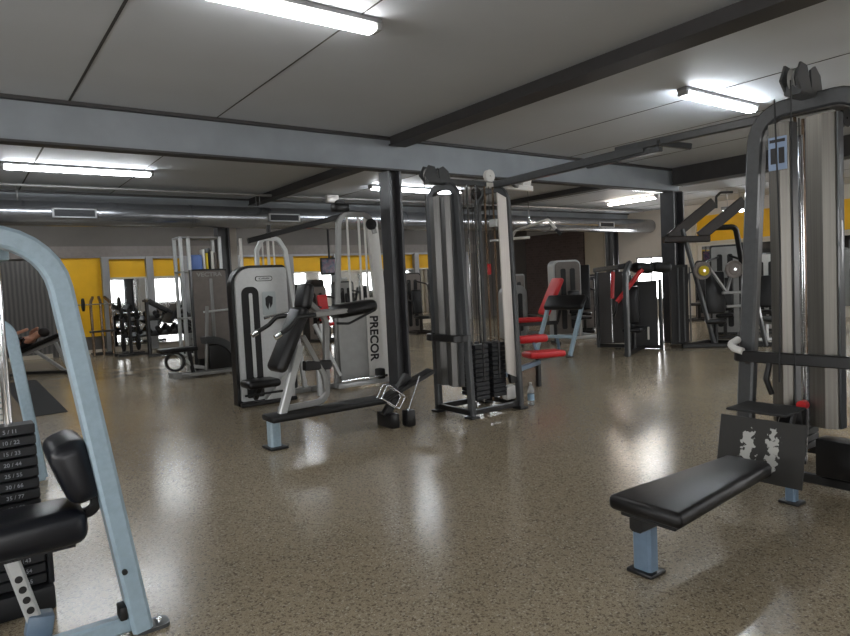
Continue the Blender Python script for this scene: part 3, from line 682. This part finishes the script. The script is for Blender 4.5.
# ------------------------------------------------------------------ dark pulldown machine at mid left
O = (3.5, 11.5, 0)
t = thing('seated_row_machine', 'dark grey shrouded machine with pale lettering on top, beside the far left column', 'gym machine', O)
sh = MB(O).xz(rrect(3.38,.3,3.96,1.84,.03), 11.45, 11.49).done('stack_shroud', 'taupe', t, 30)
text('shroud_lettering', 'VECTRA', .10, 'text_grey', sh, (3.67-O[0], 11.447-O[1], 1.77), FACE_NY, .002, 'CENTER', 1.2, .003)
MB(O).b2((3.66,11.435,.4), (3.72,11.452,1.7), .01).done('center_strip', 'silver_dark', sh)
for x in (3.365, 3.975): MB(O).rect([(x,11.5,.02),(x,11.5,1.86)], .06, .06, 0, (1,0,0)).done('upright', 'grey_frame', t)
MB(O).b2((3.38,11.46,1.83), (3.99,11.6,1.87), .01).done('top_rail', 'dark_frame', t)
MB(O).b2((3.42,11.52,.05), (3.94,11.8,1.6)).done('weight_stack', 'plate', t)
MB(O).pipe([(3.48,11.3,1.12),(4.12,11.3,1.15)], .018).done('handle_bar', 'silver', t)
MB(O).rect([(3.45,11.25,.12),(3.53,11.25,1.22)], .05, .05, 0, (0,1,0)).done('lever', 'silver_dark', t)
fd = arc(3.55,.12,.86,0,90,12); fd2 = arc(3.55,.12,.74,90,0,12)
MB(O).xz([(x-.05 if False else x, z) for x, z in arc(3.5,.14,.56,0,100,12)+arc(3.5,.14,.44,100,0,12)], 11.15, 11.35).done('curved_fender', 'grey_frame', t)
MB(O).b2((3.5,11.18,.12), (3.92,11.32,.55), .03).done('fender_cover', 'black', t)
MB(O).b2((2.9,11.2,.04), (4.1,11.28,.10), .01).b2((2.95,11.44,.04), (4.1,11.5,.10), .01).b2((2.88,11.15,.03), (3.0,11.52,.12), .01).done('base_rail', 'silver_dark', t)
MB(O).b2((2.70,11.18,.47), (3.32,11.50,.545), .03, 3).done('seat', 'vinyl', t)
MB(O).rect([(3.25,11.34,.08),(3.2,11.34,.48)], .06, .06, 0, (0,1,0)).done('seat_post', 'dark_frame', t)
MB(O).lathe([(.13,-.04),(.165,-.04),(.165,.04),(.13,.04)], (2.95,11.3,.31), 'y', 28).done('strap_ring', 'black', t)
MB(O).rect([(3.0,11.34,.44),(3.25,11.34,.2),(3.45,11.34,.15)], .05, .06, .05, (0,1,0)).done('seat_strut', 'silver', t)

# open shelf behind it
O = (3.65, 12.35, 0)
t = thing('storage_shelf', 'pale open shelf frame rising behind the dark grey shrouded machine', 'shelf', O)
for x, y in ((3.42,12.2),(3.56,12.2),(4.14,12.2),(3.42,12.6),(4.14,12.6)): MB(O).rect([(x,y,0),(x,y,2.5)], .06, .06, 0, (1,0,0)).done('upright', 'silver', t)
for z in (2.49, 1.86, 1.0, .3): MB(O).b2((3.39,12.17,z-.02), (4.17,12.63,z+.01), .004).done('shelf_board', 'silver_dark', t)
tag(MB((3.7,12.4,1.87)).b2((3.6,12.25,1.871), (3.82,12.5,2.17), .03).done('storage_bin', 'box_blue'), 'pale blue bin on the top shelf of the open shelf frame', 'bin')
for k, (x, w_, h_, mm) in enumerate(((3.84,.03,.40,'paper'), (3.885,.04,.33,'yellow_pl'), (3.94,.03,.42,'dark_frame'), (3.985,.05,.36,'paper'), (4.05,.04,.34,'taupe'))):
    lab = ('tall white binder directly right of the blue bin', 'yellow binder on the open shelf frame', 'tall dark binder beside the yellow binder on the open shelf', 'wide white binder second from the right on the open shelf', 'brown binder at the right end of the open shelf')[k]
    tag(MB((x,12.4,1.871)).b2((x,12.25,1.871), (x+w_,12.5,1.87+h_), .004).done('binder', mm), lab, 'binder', 'binders on the open shelf')
# ------------------------------------------------------------------ machines further away
def stack_machine(loc, rz, label, w=.6, h=1.6, panel='silver_dark', frame='grey_frame', pad='vinyl', rtop=.12, slot=True, arms=True, back=1.15, tilt=.12, group=None):
    """selectorised machine: shrouded stack behind, seat, backrest and press arms in front (faces -y)"""
    t = thing('weight_machine', label, 'gym machine', loc, rz, group)
    MB().xz(rrect(-w/2, .02, w/2, h, (.02,.02,rtop,rtop)), .32, .62).done('stack_housing', frame, t, 30)
    pn = MB().xz(rrect(-w/2+.035, .06, w/2-.035, h-.04, (.02,.02,rtop*.8,rtop*.8)), .295, .32).done('front_panel', panel, t, 30)
    if slot:
        for s_ in (-1, 1): MB().xz(rrect(s_*w*.17-w*.09, .18, s_*w*.17+w*.09, h-.2, .04), .285, .297).done('panel_slot', 'black', pn, 30)
    for s_ in (-1, 1): MB().rect([(s_*w*.42,.55,.035),(s_*w*.42,-.55,.035)], .06, .07, 0, (1,0,0)).done('base_rail', frame, t)
    MB().rect([(-w*.42,-.5,.035),(w*.42,-.5,.035)], .06, .07, 0, (0,1,0)).done('base_rail', frame, t)
    MB().rect([(0,-.2,.05),(0,-.22,.45)], .07, .07, 0, (1,0,0)).done('seat_post', frame, t)
    MB().box((0,-.28,.47), (.34,.40,.08), .035, None, 3).done('seat', pad, t)
    if back:
        MB().box((0,-.02+tilt*.3,.5+(back-.45)/2+.05), (.30,.08,back-.45), .035, (-tilt,0,0), 3).done('backrest', pad, t)
        MB().rect([(0,.3,.55),(0,.06,.7)], .06, .06, 0, (1,0,0)).done('back_strut', frame, t)
    if arms:
        for s_ in (-1, 1):
            a = MB().rect([(s_*.12,.3,h-.25),(s_*.36,.0,h-.35),(s_*.34,-.2,.95)], .04, .05, .12).done('press_arm', frame, t)
            MB().pipe([(s_*.34,-.18,.97),(s_*.34,-.42,.93)], .02).done('grip', 'black', a)
    return t

# preacher bench
t = thing('preacher_bench', 'pale blue framed curl bench with sloping black arm pad, beyond the central tower', 'bench', (8.79,7.75,0), .29)
for y in (0, .68):
    MB().rect([(0,y,.01),(.66,y,.98)], .06, .085, 0, (0,1,0)).done('leg', 'blue', t)
    MB().b2((-.06,y-.05,0), (.08,y+.05,.015)).done('foot', 'dark_frame', t)
MB().rect([(.22,0,.34),(.22,.68,.34)], .06, .06, 0, (1,0,0)).done('crossbar', 'blue', t)
MB().rect([(-.5,.34,.05),(.3,.34,.05)], .06, .06, 0, (0,1,0)).rect([(.22,.34,.34),(.28,.34,.05)], .05, .05, 0, (0,1,0)).done('floor_rail', 'blue2', t)
MB().box((.60,.34,.95), (.34,.78,.11), .045, (0,-.75,0), 3).done('arm_pad', 'vinyl', t)
# red bench
t = thing('incline_bench', 'bench with raised bright red backrest behind the pale blue curl bench', 'bench', (9.75,9.85,0), -.5)
MB().box((.62,0,1.02), (.10,.60,.84), .04, (0,.44,0), 3).done('backrest', 'red', t)
MB().box((.12,0,.55), (.56,.40,.09), .04, None, 3).done('seat', 'red', t)
MB().b2((-.15,-.04,.42), (.75,.04,.5)).done('frame', 'dark_frame', t)
for x in (-.1, .7): MB().rect([(x,-.25,.03),(x,.25,.03)], .06, .06, 0, (1,0,0)).rect([(x,0,.03),(x,0,.44)], .06, .06, 0, (1,0,0)).done('leg', 'dark_frame', t)
MB().rect([(.75,0,.46),(.86,0,.9)], .05, .06, 0, (0,1,0)).done('back_strut', 'dark_frame', t)

stack_machine((10.72,10.85,0), -.3, 'small round-topped grey machine just right of the central tower, behind the red bench', .62, 1.28, 'silver_dark', 'silver_dark', 'vinyl', .22, True, False, 0)
stack_machine((11.75,11.9,0), -.3, 'grey machine with exposed chrome rods behind the small round-topped machine', .55, 1.55, 'taupe', 'silver_dark', 'vinyl', .05, True, False, 1.0)
stack_machine((11.75,10.15,0), -.35, 'tall pale silver machine with rounded top behind the black arm pad', .72, 1.82, 'taupe', 'silver', 'vinyl', .14, True, False, 1.0)
stack_machine((13.05,10.95,0), -.9, 'machine with two upright black pads beside the dark far column', .5, 1.35, 'taupe', 'dark_frame', 'vinyl', .05, False, True, 1.62, .2)
stack_machine((14.7,12.0,0), -.9, 'narrow dark machine half hidden behind the machine with two upright black pads', .5, 1.45, 'taupe', 'dark_frame', 'vinyl_blue', .05, False, True, 1.3, .2)

# pec fly with red arms
O = (10.1, 7.5, 0)
t = thing('fly_machine', 'dark twin-stack machine with two hanging red arms, in front of the bright window', 'gym machine', O)
MB(O).prism([(10.28,8.28),(10.63,7.84),(10.75,7.92),(10.4,8.36)], 1.40, Matrix.Translation((0,0,.08))).done('stack_shroud', 'brown_frame', t)
MB(O).prism([(10.30,7.50),(10.58,7.16),(10.70,7.26),(10.42,7.60)], 1.22, Matrix.Translation((0,0,.06))).done('stack_shroud', 'black', t)
for a, b_ in (((10.27,8.30,.0),(10.27,8.30,1.53)), ((10.65,7.83,0),(10.65,7.83,1.5)), ((10.28,7.5,0),(10.28,7.5,1.4)), ((10.62,7.12,0),(10.62,7.12,1.3))): MB(O).rect([a, b_], .06, .06, 0, (1,0,0)).done('upright', 'grey_frame', t)
MB(O).pipe([(10.43,8.08,.1),(10.43,8.08,1.45)], .02).done('guide_rod', 'chrome', t)
MB(O).rect([(9.30,6.9,.01),(9.30,6.9,1.45),(9.55,7.0,1.62),(10.3,7.5,1.60)], .075, .085, .08).done('main_post', 'grey_frame', t)
MB(O).rect([(9.32,6.95,.04),(10.45,7.4,.04)], .07, .06, 0, (0,0,1)).rect([(10.3,8.3,.04),(10.62,7.12,.04)], .07, .06, 0, (0,0,1)).done('base_rail', 'dark_frame', t)
MB(O).rect([(10.27,8.32,1.53),(9.62,7.25,1.56),(9.6,7.0,1.58)], .09, .10, .1).done('top_beam', 'dark_frame', t)
for c in ((9.85,6.95,1.52), (10.12,6.78,1.52)):
    MB(O).box(c, (.34,.34,.18), .08, (0,.15,-.5), 3).done('arm_pad', 'black', t)
MB(O).rect([(10.28,7.5,1.5),(10.0,6.9,1.55)], .06, .06, 0, (0,0,1)).done('pad_arm', 'dark_frame', t)
a = MB(O).rect([(9.72,6.86,1.50),(9.34,7.12,.95)], .06, .07, 0, (0,1,0)).done('swing_arm', 'red_paint', t); a['label'] = 'red slanted swing arm'
MB(O).pipe([(9.34,7.12,.97),(9.30,7.12,.80),(9.34,7.2,.70)], .02).done('grip', 'black', a)
a = MB(O).rect([(9.62,7.4,1.48),(9.60,7.42,1.0)], .05, .06, 0, (0,1,0)).done('swing_arm', 'red_paint', t); a['label'] = 'red upright swing arm'
MB(O).xz(rrect(10.43,.18,10.50,.42,.01), 7.28, 7.29).done('white_label', 'paper', t)
MB(O).box((9.9,7.2,.42), (.4,.34,.09), .04, (0,0,.4)).done('seat', 'vinyl', t)
MB(O).rect([(9.9,7.2,.06),(9.9,7.2,.4)], .06, .06, 0, (1,0,0)).done('seat_post', 'dark_frame', t)
MB(O).box((10.08,7.38,.85), (.1,.3,.7), .04, (0,.1,.55)).done('backrest', 'vinyl', t)

# plate-loaded lever machine beside the right column
O = (11.2, 6.4, 0)
t = thing('lever_machine', 'tall dark plate-loaded machine with two raised lever arms, right of the right column', 'gym machine', O)
MB(O).rect([(10.88,6.80,2.20),(11.31,6.47,.02)], .06, .08, 0, (0,1,0)).done('front_strut', 'grey_frame', t)
MB(O).rect([(11.5,6.0,1.9),(11.75,5.75,.02)], .06, .08, 0, (0,1,0)).done('front_strut', 'grey_frame', t)
for dx, dy in ((0,0), (.42,-.34)):
    a = MB(O).rect([(10.72+dx,6.95+dy,2.05),(11.35+dx,6.45+dy,2.66)], .06, .19, 0, (.6,.8,0)).done('lever_arm', 'brown_frame', t)
    MB(O).pipe([(11.38+dx,6.42+dy,2.55),(11.38+dx,6.42+dy,2.76),(11.44+dx,6.37+dy,2.83),(11.64+dx,6.25+dy,2.83)], .022, .06).done('grip', 'black', a)
MB(O).rect([(10.62,7.02,2.02),(11.25,6.5,2.0)], .12, .14, 0, (0,0,1)).done('pivot_beam', 'brown_frame', t)
MB(O).rect([(11.9,6.0,.0),(11.72,6.25,2.2),(11.3,6.6,2.2)], .07, .09, .1).done('rear_post', 'dark_frame', t)
MB(O).rect([(10.9,6.85,.04),(11.85,5.7,.04)], .08, .07, 0, (0,0,1)).rect([(11.85,6.9,.04),(11.85,5.7,.04)], .08, .07, 0, (0,0,1)).rect([(10.9,6.85,.04),(11.85,6.9,.04)], .08, .07, 0, (0,0,1)).done('base_rail', 'dark_frame', t)
MB(O).prism([(10.95,7.12),(11.18,6.90),(11.38,7.05),(11.15,7.28)], 1.5, Matrix.Translation((0,0,.05))).done('stack_housing', 'dark_frame', t)
for k in range(3): MB(O).pipe([(10.98+k*.08,6.98-k*.07,.1),(10.98+k*.08,6.98-k*.07,1.5)], .014).done('guide_rod', 'grey_frame', t)
MB(O).box((11.4,6.5,.47), (.36,.36,.09), .04, (0,0,.6)).done('seat', 'vinyl', t)
MB(O).rect([(11.4,6.5,.05),(11.4,6.5,.45)], .07, .07, 0, (1,0,0)).done('seat_post', 'dark_frame', t)
MB(O).box((11.62,6.62,1.0), (.10,.34,.8), .04, (0,.12,.6)).done('backrest', 'vinyl', t)
MB(O).rect([(11.3,6.3,1.0),(11.75,5.95,1.0)], .05, .05, 0, (0,0,1)).rect([(11.35,6.25,.75),(11.8,5.9,.75)], .05, .05, 0, (0,0,1)).done('guard_bar', 'silver_dark', t)
MB(O).rect([(11.45,6.3,1.0),(11.75,6.35,1.38)], .04, .05, 0, (0,1,0)).rect([(11.45,6.3,1.0),(11.2,6.5,1.5)], .04, .05, 0, (0,1,0)).done('brace', 'silver_dark', t)

# weight plates on horns of the lever machine and on trees
def weight_plate(c, r, ax, label, m='rubber', group='weight plates'):
    o = MB(c).lathe([(.026,-.02),(.06,-.025),(r*.62,-.02),(r*.66,-.01),(r*.9,-.012),(r*.93,-.024),(r,-.02),(r,.02),(r*.93,.024),(r*.9,.012),(r*.66,.01),(r*.62,.02),(.06,.025),(.026,.02)], c, ax, 32).done('weight_plate', m)
    return tag(o, label, 'weight plate', group)
hr = MB(O).pipe([(11.06,6.60,1.42),(10.955,6.43,1.42)], .024).pipe([(11.55,6.28,1.42),(11.4,6.1,1.42)], .024).done('plate_horn', 'chrome', t)
weight_plate((10.995,6.495,1.42), .16, Vector((.55,.83,0)), 'dull grey weight plate on the lever machine, left of its slanted strut', 'taupe')
weight_plate((10.967,6.45,1.42), .09, Vector((.55,.83,0)), 'small yellow weight plate on the front of the lever machine', 'yellow_pl')
weight_plate((11.43,6.14,1.42), .16, Vector((.55,.83,0)), 'dull grey weight plate on the right horn of the lever machine', 'taupe')

stack_machine((13.2,7.3,0), -1.1, 'dark machine with grey panel just behind the raised lever arms', .6, 1.95, 'silver_dark', 'dark_frame', 'vinyl', .05)
stack_machine((14.3,7.0,0), -1.2, 'machine with pale panel under the yellow band, left of the right tower upright', .6, 1.75, 'white', 'grey_frame', 'vinyl', .1)
stack_machine((15.6,8.4,0), -1.3, 'silver machine far back under the yellow band, left of the right tower upright', .6, 1.9, 'silver', 'silver_dark', 'vinyl', .1)
stack_machine((13.4,5.7,0), -1.2, 'silver machine seen between the two steel shrouds of the right tower', .6, 1.6, 'silver', 'silver', 'vinyl', .1)
stack_machine((15.2,5.2,0), -1.2, 'machine with red pads at the right edge, behind the right tower', .6, 1.5, 'taupe', 'dark_frame', 'red', .1)
stack_machine((17.2,10.2,0), -1.4, 'dark machine far off beside the right end wall, under the yellow band', .6, 1.7, 'taupe', 'dark_frame', 'vinyl', .1)
def flat_bench(loc, rz, label, pad='vinyl', fr='silver'):
    t = thing('flat_bench', label, 'bench', loc, rz)
    MB().box((0,0,.43), (1.15,.28,.09), .035, None, 3).done('pad', pad, t)
    MB().b2((-.5,-.03,.33), (.5,.03,.39)).done('frame', fr, t)
    for x in (-.42, .42): MB().rect([(x,0,.03),(x,0,.36)], .06, .06, 0, (1,0,0)).rect([(x,-.22,.025),(x,.22,.025)], .06, .05, 0, (1,0,0)).done('leg', fr, t)
    return t
flat_bench((12.5,5.9,0), .9, 'low bench with pale frame behind the lever machine')

# television
t = thing('television', 'small wall screen hanging from the ceiling in front of the yellow band', 'television', (8.95,16.9,2.05))
MB().box((0,0,0), (.62,.06,.50), .02).done('bezel', 'black', t)
MB().b2((-.27,-.034,-.19), (.27,-.031,.21)).done('screen', 'screen', t)
MB().rect([(0,.02,.2),(0,.02,1.43)], .05, .05, 0, (1,0,0)).done('ceiling_bracket', 'dark_frame', t)

# back left corner
t = thing('squat_rack', 'tall bronze coloured rack in front of the yellow wall panel at the far left', 'rack', (2.95,17.9,0))
for x in (-.22, .0, .22): MB().rect([(x,-.1,.02),(x,-.1,1.35),(x*.6,.1,1.47)], .06, .07, .08, (1,0,0)).done('upright', 'bronze', t)
MB().rect([(-.25,-.1,.05),(.25,-.1,.05)], .06, .06, 0, (0,1,0)).rect([(-.25,.15,.05),(.25,.15,.05)], .06, .06, 0, (0,1,0)).rect([(-.22,-.1,.05),(-.22,.16,.05)], .06, .06, 0, (1,0,0)).rect([(.22,-.1,.05),(.22,.16,.05)], .06, .06, 0, (1,0,0)).done('base_rail', 'dark_frame', t)
MB().rect([(-.3,-.16,.62),(.3,-.16,.62)], .05, .05, 0, (0,1,0)).done('safety_bar', 'dark_frame', t)
MB().pipe([(-.55,-.2,1.30),(.55,-.2,1.30)], .016).done('bar', 'chrome', t)
for c, r, l in (((2.55,17.7,1.30), .16, 'dark weight plate at the left end of the bar on the bronze rack'), ((3.36,17.7,1.30), .16, 'dark weight plate at the right end of the bar on the bronze rack')): weight_plate(c, r, 'x', l)
t = thing('plate_tree', 'dark plate stand on the floor in front of the leftmost mirror', 'rack', (3.45,17.1,0))
MB().rect([(0,0,.02),(0,0,1.15)], .07, .07, 0, (1,0,0)).done('post', 'dark_frame', t)
MB().b2((-.35,-.25,0), (.35,-.19,.06)).b2((-.35,.19,0), (.35,.25,.06)).b2((-.03,-.25,0), (.03,.25,.06)).done('base', 'dark_frame', t)
for z in (.32, .72, 1.05): MB().pipe([(-.28,0,z),(.28,0,z)], .022).done('horn', 'chrome', t)
k = 0
for z, r in ((.32,.20), (.72,.17), (1.05,.12)):
    for s_ in (-1, 1):
        weight_plate((3.45+s_*.17,17.1,z), r, 'x', ('large','medium','small')[k//2]+' dark weight plate on the '+('left' if s_ < 0 else 'right')+' side of the plate stand'); k += 1
t = thing('leg_press', 'dark sled machine with slanted rails in front of the leftmost mirrors', 'gym machine', (4.55,16.1,0))
for y in (-.25, .25): MB().rect([(-.9,y,1.35),(.35,y,.55)], .05, .07, 0, (0,1,0)).done('slanted_rail', 'dark_frame', t)
MB().box((-.35,0,1.0), (.1,.7,.5), .02, (0,.57,0)).done('sled', 'black', t)
MB().rect([(-.9,0,.0),(-.9,0,1.35)], .08, .08, 0, (1,0,0)).rect([(-.9,-.3,1.33),(-.9,.3,1.33)], .06, .06, 0, (1,0,0)).rect([(.35,-.3,.55),(.35,.3,.55)], .06, .06, 0, (1,0,0)).rect([(.35,0,0),(.35,0,.55)], .08, .08, 0, (1,0,0)).rect([(-.95,0,.04),(.8,0,.04)], .1, .07, 0, (0,1,0)).done('base_frame', 'dark_frame', t)
MB().box((.55,0,.5), (.1,.4,.7), .04, (0,.5,0)).done('backrest', 'vinyl', t)
MB().box((.3,0,.33), (.4,.4,.09), .04).done('seat', 'vinyl', t)
# dumbbell rack
t = thing('dumbbell_rack', 'two-tier dark dumbbell rack standing along the mirrors at the back', 'rack', (4.6,18.1,0))
for x in (-1.1, 1.1): MB().rect([(x,-.25,.02),(x,.2,.02),(x,.2,.95)], .06, .06, .02, (1,0,0)).done('upright', 'dark_frame', t)
for z, y in ((.45,-.05), (.85,.12)): MB().box((0,y,z), (2.3,.30,.03), .005, (.35,0,0)).done('tier', 'dark_frame', t)
for x in (-1.1, 1.1): MB().rect([(x,-.05,.42),(x,.2,.55)], .05, .05, 0, (1,0,0)).done('tier_bracket', 'dark_frame', t)
proto = None
for zi, (z, y) in enumerate(((.545,18.04), (.945,18.21))):
    for k in range(9):
        loc = (3.6+k*.25, y, z)
        if proto is None:
            proto = thing('dumbbell', '', 'dumbbell', loc, 0, 'dumbbells on the two-tier rack')
            for s_ in (-1, 1): MB().lathe([(0,-.045),(.06,-.045),(.068,-.035),(.068,.035),(.06,.045),(0,.045)], (0,s_*.09,0), 'y', 8).done('head', 'rubber', proto, 20)
            MB().pipe([(0,-.06,0),(0,.06,0)], .016).done('handle', 'chrome', proto)
            d_ = proto
        else: d_ = copy_thing(proto, loc)
        d_.rotation_euler = (.35,0,0)
        d_['label'] = 'dark round-headed dumbbell on the '+('lower' if zi == 0 else 'upper')+' tier of the rack by the mirrors'
stack_machine((5.9,17.2,0), .2, 'white machine with black pads in front of the second mirror', .55, 1.35, 'white', 'silver', 'vinyl', .1)
stack_machine((8.0,15.6,0), .1, 'machine with red pads below the hanging screen', .6, 1.5, 'taupe', 'dark_frame', 'red', .1)
stack_machine((9.3,16.4,0), 0, 'dark machine behind the white panel of the silver multi station', .6, 1.6, 'silver_dark', 'dark_frame', 'vinyl', .1)
stack_machine((10.8,15.2,0), -.2, 'brown-grey machine seen between the central column and the central tower', .6, 1.75, 'taupe', 'brown_frame', 'vinyl', .1)
flat_bench((6.4,16.2,0), .3, 'flat black bench seen behind the silver shrouded machine')

# incline bench and the person lying on it
OB_ = (1.36, 14.75, 0)
t = thing('situp_bench', 'grey framed incline bench with black pad at the far left', 'bench', OB_, -.62)
MB().rect([(-.55,0,.40),(.42,0,.78)], .32, .075, 0, (0,1,0), .03).done('pad', 'vinyl', t)
MB().rect([(-.6,0,.33),(.42,0,.71)], .07, .07, 0, (0,1,0)).done('frame', 'silver_dark', t)
MB().rect([(.42,0,.03),(-.15,0,.46)], .06, .06, 0, (0,1,0)).rect([(.25,0,.62),(.5,0,.03)], .06, .06, 0, (0,1,0)).done('brace', 'silver_dark', t)
MB().rect([(-.6,0,.03),(.6,0,.03)], .07, .06, 0, (0,1,0)).rect([(-.55,-.25,.03),(-.55,.25,.03)], .06, .06, 0, (1,0,0)).rect([(.55,-.25,.03),(.55,.25,.03)], .06, .06, 0, (1,0,0)).rect([(-.55,0,.03),(-.55,0,.36)], .06, .06, 0, (1,0,0)).done('base_frame', 'dark_frame', t)

def skin_body(name, verts, edges, radii, root, m, parent, sub=2):
    me = bpy.data.meshes.new(name); me.from_pydata(verts, edges, [])
    o = bpy.data.objects.new(name, me); COL.objects.link(o)
    md = o.modifiers.new('skin', 'SKIN'); sk = me.skin_vertices[0].data
    for i, r in enumerate(radii): sk[i].radius = (r, r) if not isinstance(r, tuple) else r; sk[i].use_root = (i == root)
    sm = o.modifiers.new('sub', 'SUBSURF'); sm.levels = sub; sm.render_levels = sub
    dg = bpy.context.evaluated_depsgraph_get(); me2 = bpy.data.meshes.new_from_object(o.evaluated_get(dg)); me2.name = name
    bpy.data.objects.remove(o); me2.shade_smooth(); me2.materials.clear(); me2.materials.append(M[m])
    o2 = bpy.data.objects.new(name, me2); COL.objects.link(o2); o2.parent = parent; return o2
pt = thing('person', 'person in a black shirt lying back on the incline bench at the far left', 'person', (OB_[0]-.26*.93*.81, OB_[1]+.26*.93*.58, -.26*.364), -.62)
# axis along the pad: u up the slope, n away from the pad
ca, sa = math.cos(.373), math.sin(.373)
def L(u, y, n): return (-.55+u*ca-n*sa, y, .40+.04+u*sa+n*ca)
V = [L(.18,0,.12), L(.38,0,.13), L(.62,0,.13), L(.70,0,.14), L(.78,0,.15), L(.93,0,.17),
     L(.62,.19,.13), L(.45,.30,.12), L(.58,.26,.30), L(.62,-.19,.13), L(.45,-.30,.12), L(.58,-.26,.30),
     L(.12,.10,.12), L(-.15,.14,.36), L(-.42,.14,.05), L(-.5,.14,.12), L(.12,-.10,.12), L(-.15,-.14,.36), L(-.42,-.14,.05), L(-.5,-.14,.12),
     L(.80,.16,.30), L(.80,-.16,.30)]
E_ = [(0,1),(1,2),(2,3),(3,4),(4,5),(2,6),(6,7),(7,8),(2,9),(9,10),(10,11),(0,12),(12,13),(13,14),(14,15),(0,16),(16,17),(17,18),(18,19),(8,20),(11,21)]
Rr = [.13,.125,.13,.06,.075,.08,.065,.048,.036,.065,.048,.036,.095,.062,.042,.04,.095,.062,.042,.04,.03,.03]
skin_body('body', V, E_, Rr, 0, 'skin', pt)
V2_ = [L(.14,0,.12), L(.38,0,.13), L(.62,0,.13), L(.62,.19,.13), L(.52,.26,.12), L(.62,-.19,.13), L(.52,-.26,.12)]
skin_body('shirt', V2_, [(0,1),(1,2),(2,3),(3,4),(2,5),(5,6)], [.14,.137,.142,.078,.062,.078,.062], 0, 'shirt', pt)
V3_ = [L(.16,0,.12), L(.12,.10,.12), L(-.08,.135,.31), L(.12,-.10,.12), L(-.08,-.135,.31)]
skin_body('shorts', V3_, [(0,1),(1,2),(0,3),(3,4)], [.14,.105,.082,.105,.082], 0, 'shorts', pt)
for y in (.14, -.14): MB().box(L(-.47,y,.07), (.26,.095,.10), .04, (0,-.5,0), 3).done('shoe', 'shoe', pt)
MB().lathe([(0,-.10),(.06,-.085),(.092,-.03),(.094,.02),(.075,.07),(.03,.10),(0,.103)], L(.955,0,.145), 'x', 18).done('hair', 'hair', pt)
for y in (.03, -.03): MB().lathe([(0,-.012),(.01,-.006),(.012,0),(.01,.006),(0,.012)], L(.90,y,.245), 'z', 10).done('eye', 'text_dark', pt)
MB().lathe([(0,-.03),(.014,-.02),(.016,0),(.006,.03),(0,.032)], L(.87,0,.25), 'z', 10).done('nose', 'skin', pt)
# ------------------------------------------------------------------ light, camera
for x, y in ((1.7,16.9), (4.6,16.9), (7.6,16.9), (10.6,16.9), (14.5,16.9), (16.8,4.15), (1.98,-3), (7.5,-3), (13.5,4.15), (13.5,-3), (-3.5,4.39), (-3.5,-3), (-3.5,11.15)):  # unseen battens added to brighten the back and the rest of the room
    batten(x, y, 1.6, 'added fluorescent batten that brightens the room, hidden by girders or out of view', 'x', 'tube_cool' if x > 7 and y < 5 else 'tube', 'added ceiling battens out of view')
w = bpy.data.worlds.new('World'); S.world = w; w.use_nodes = True
w.node_tree.nodes['Background'].inputs[0].default_value = (.6,.68,.8,1); w.node_tree.nodes['Background'].inputs[1].default_value = .3
cam = bpy.data.cameras.new('Camera'); co = bpy.data.objects.new('Camera', cam); COL.objects.link(co)
V1, V2, cx, cy = (-46,305), (1310,240), 425, 318
f = math.sqrt(-((V2[0]-cx)*(V1[0]-cx)+(V2[1]-cy)*(V1[1]-cy)))
ax = Vector((V2[0]-cx, V2[1]-cy, f)).normalized(); ay = Vector((V1[0]-cx, V1[1]-cy, f)).normalized(); az = ax.cross(ay)
if az.y > 0: az = -az
W = Matrix((ax, ay, az))                       # photo axes (right, down, forward) -> room axes
R = Matrix((W@Vector((1,0,0)), W@Vector((0,-1,0)), W@Vector((0,0,-1)))).transposed()
co.matrix_world = Matrix.Translation((0,0,1.45))@R.to_4x4()
cam.sensor_width = 36; cam.sensor_fit = 'HORIZONTAL'; cam.lens = f/850*36; cam.clip_start = .05; cam.clip_end = 100
S.camera = co
S.view_settings.view_transform = 'Standard'; S.view_settings.look = 'None'; S.view_settings.gamma = 1
S.view_settings.exposure = .62
S.cycles.use_denoising = True
S.cycles.max_bounces = 8; S.cycles.diffuse_bounces = 4; S.cycles.glossy_bounces = 4; S.cycles.transmission_bounces = 4
S.cycles.sample_clamp_indirect = 6; S.cycles.caustics_reflective = False; S.cycles.caustics_refractive = False
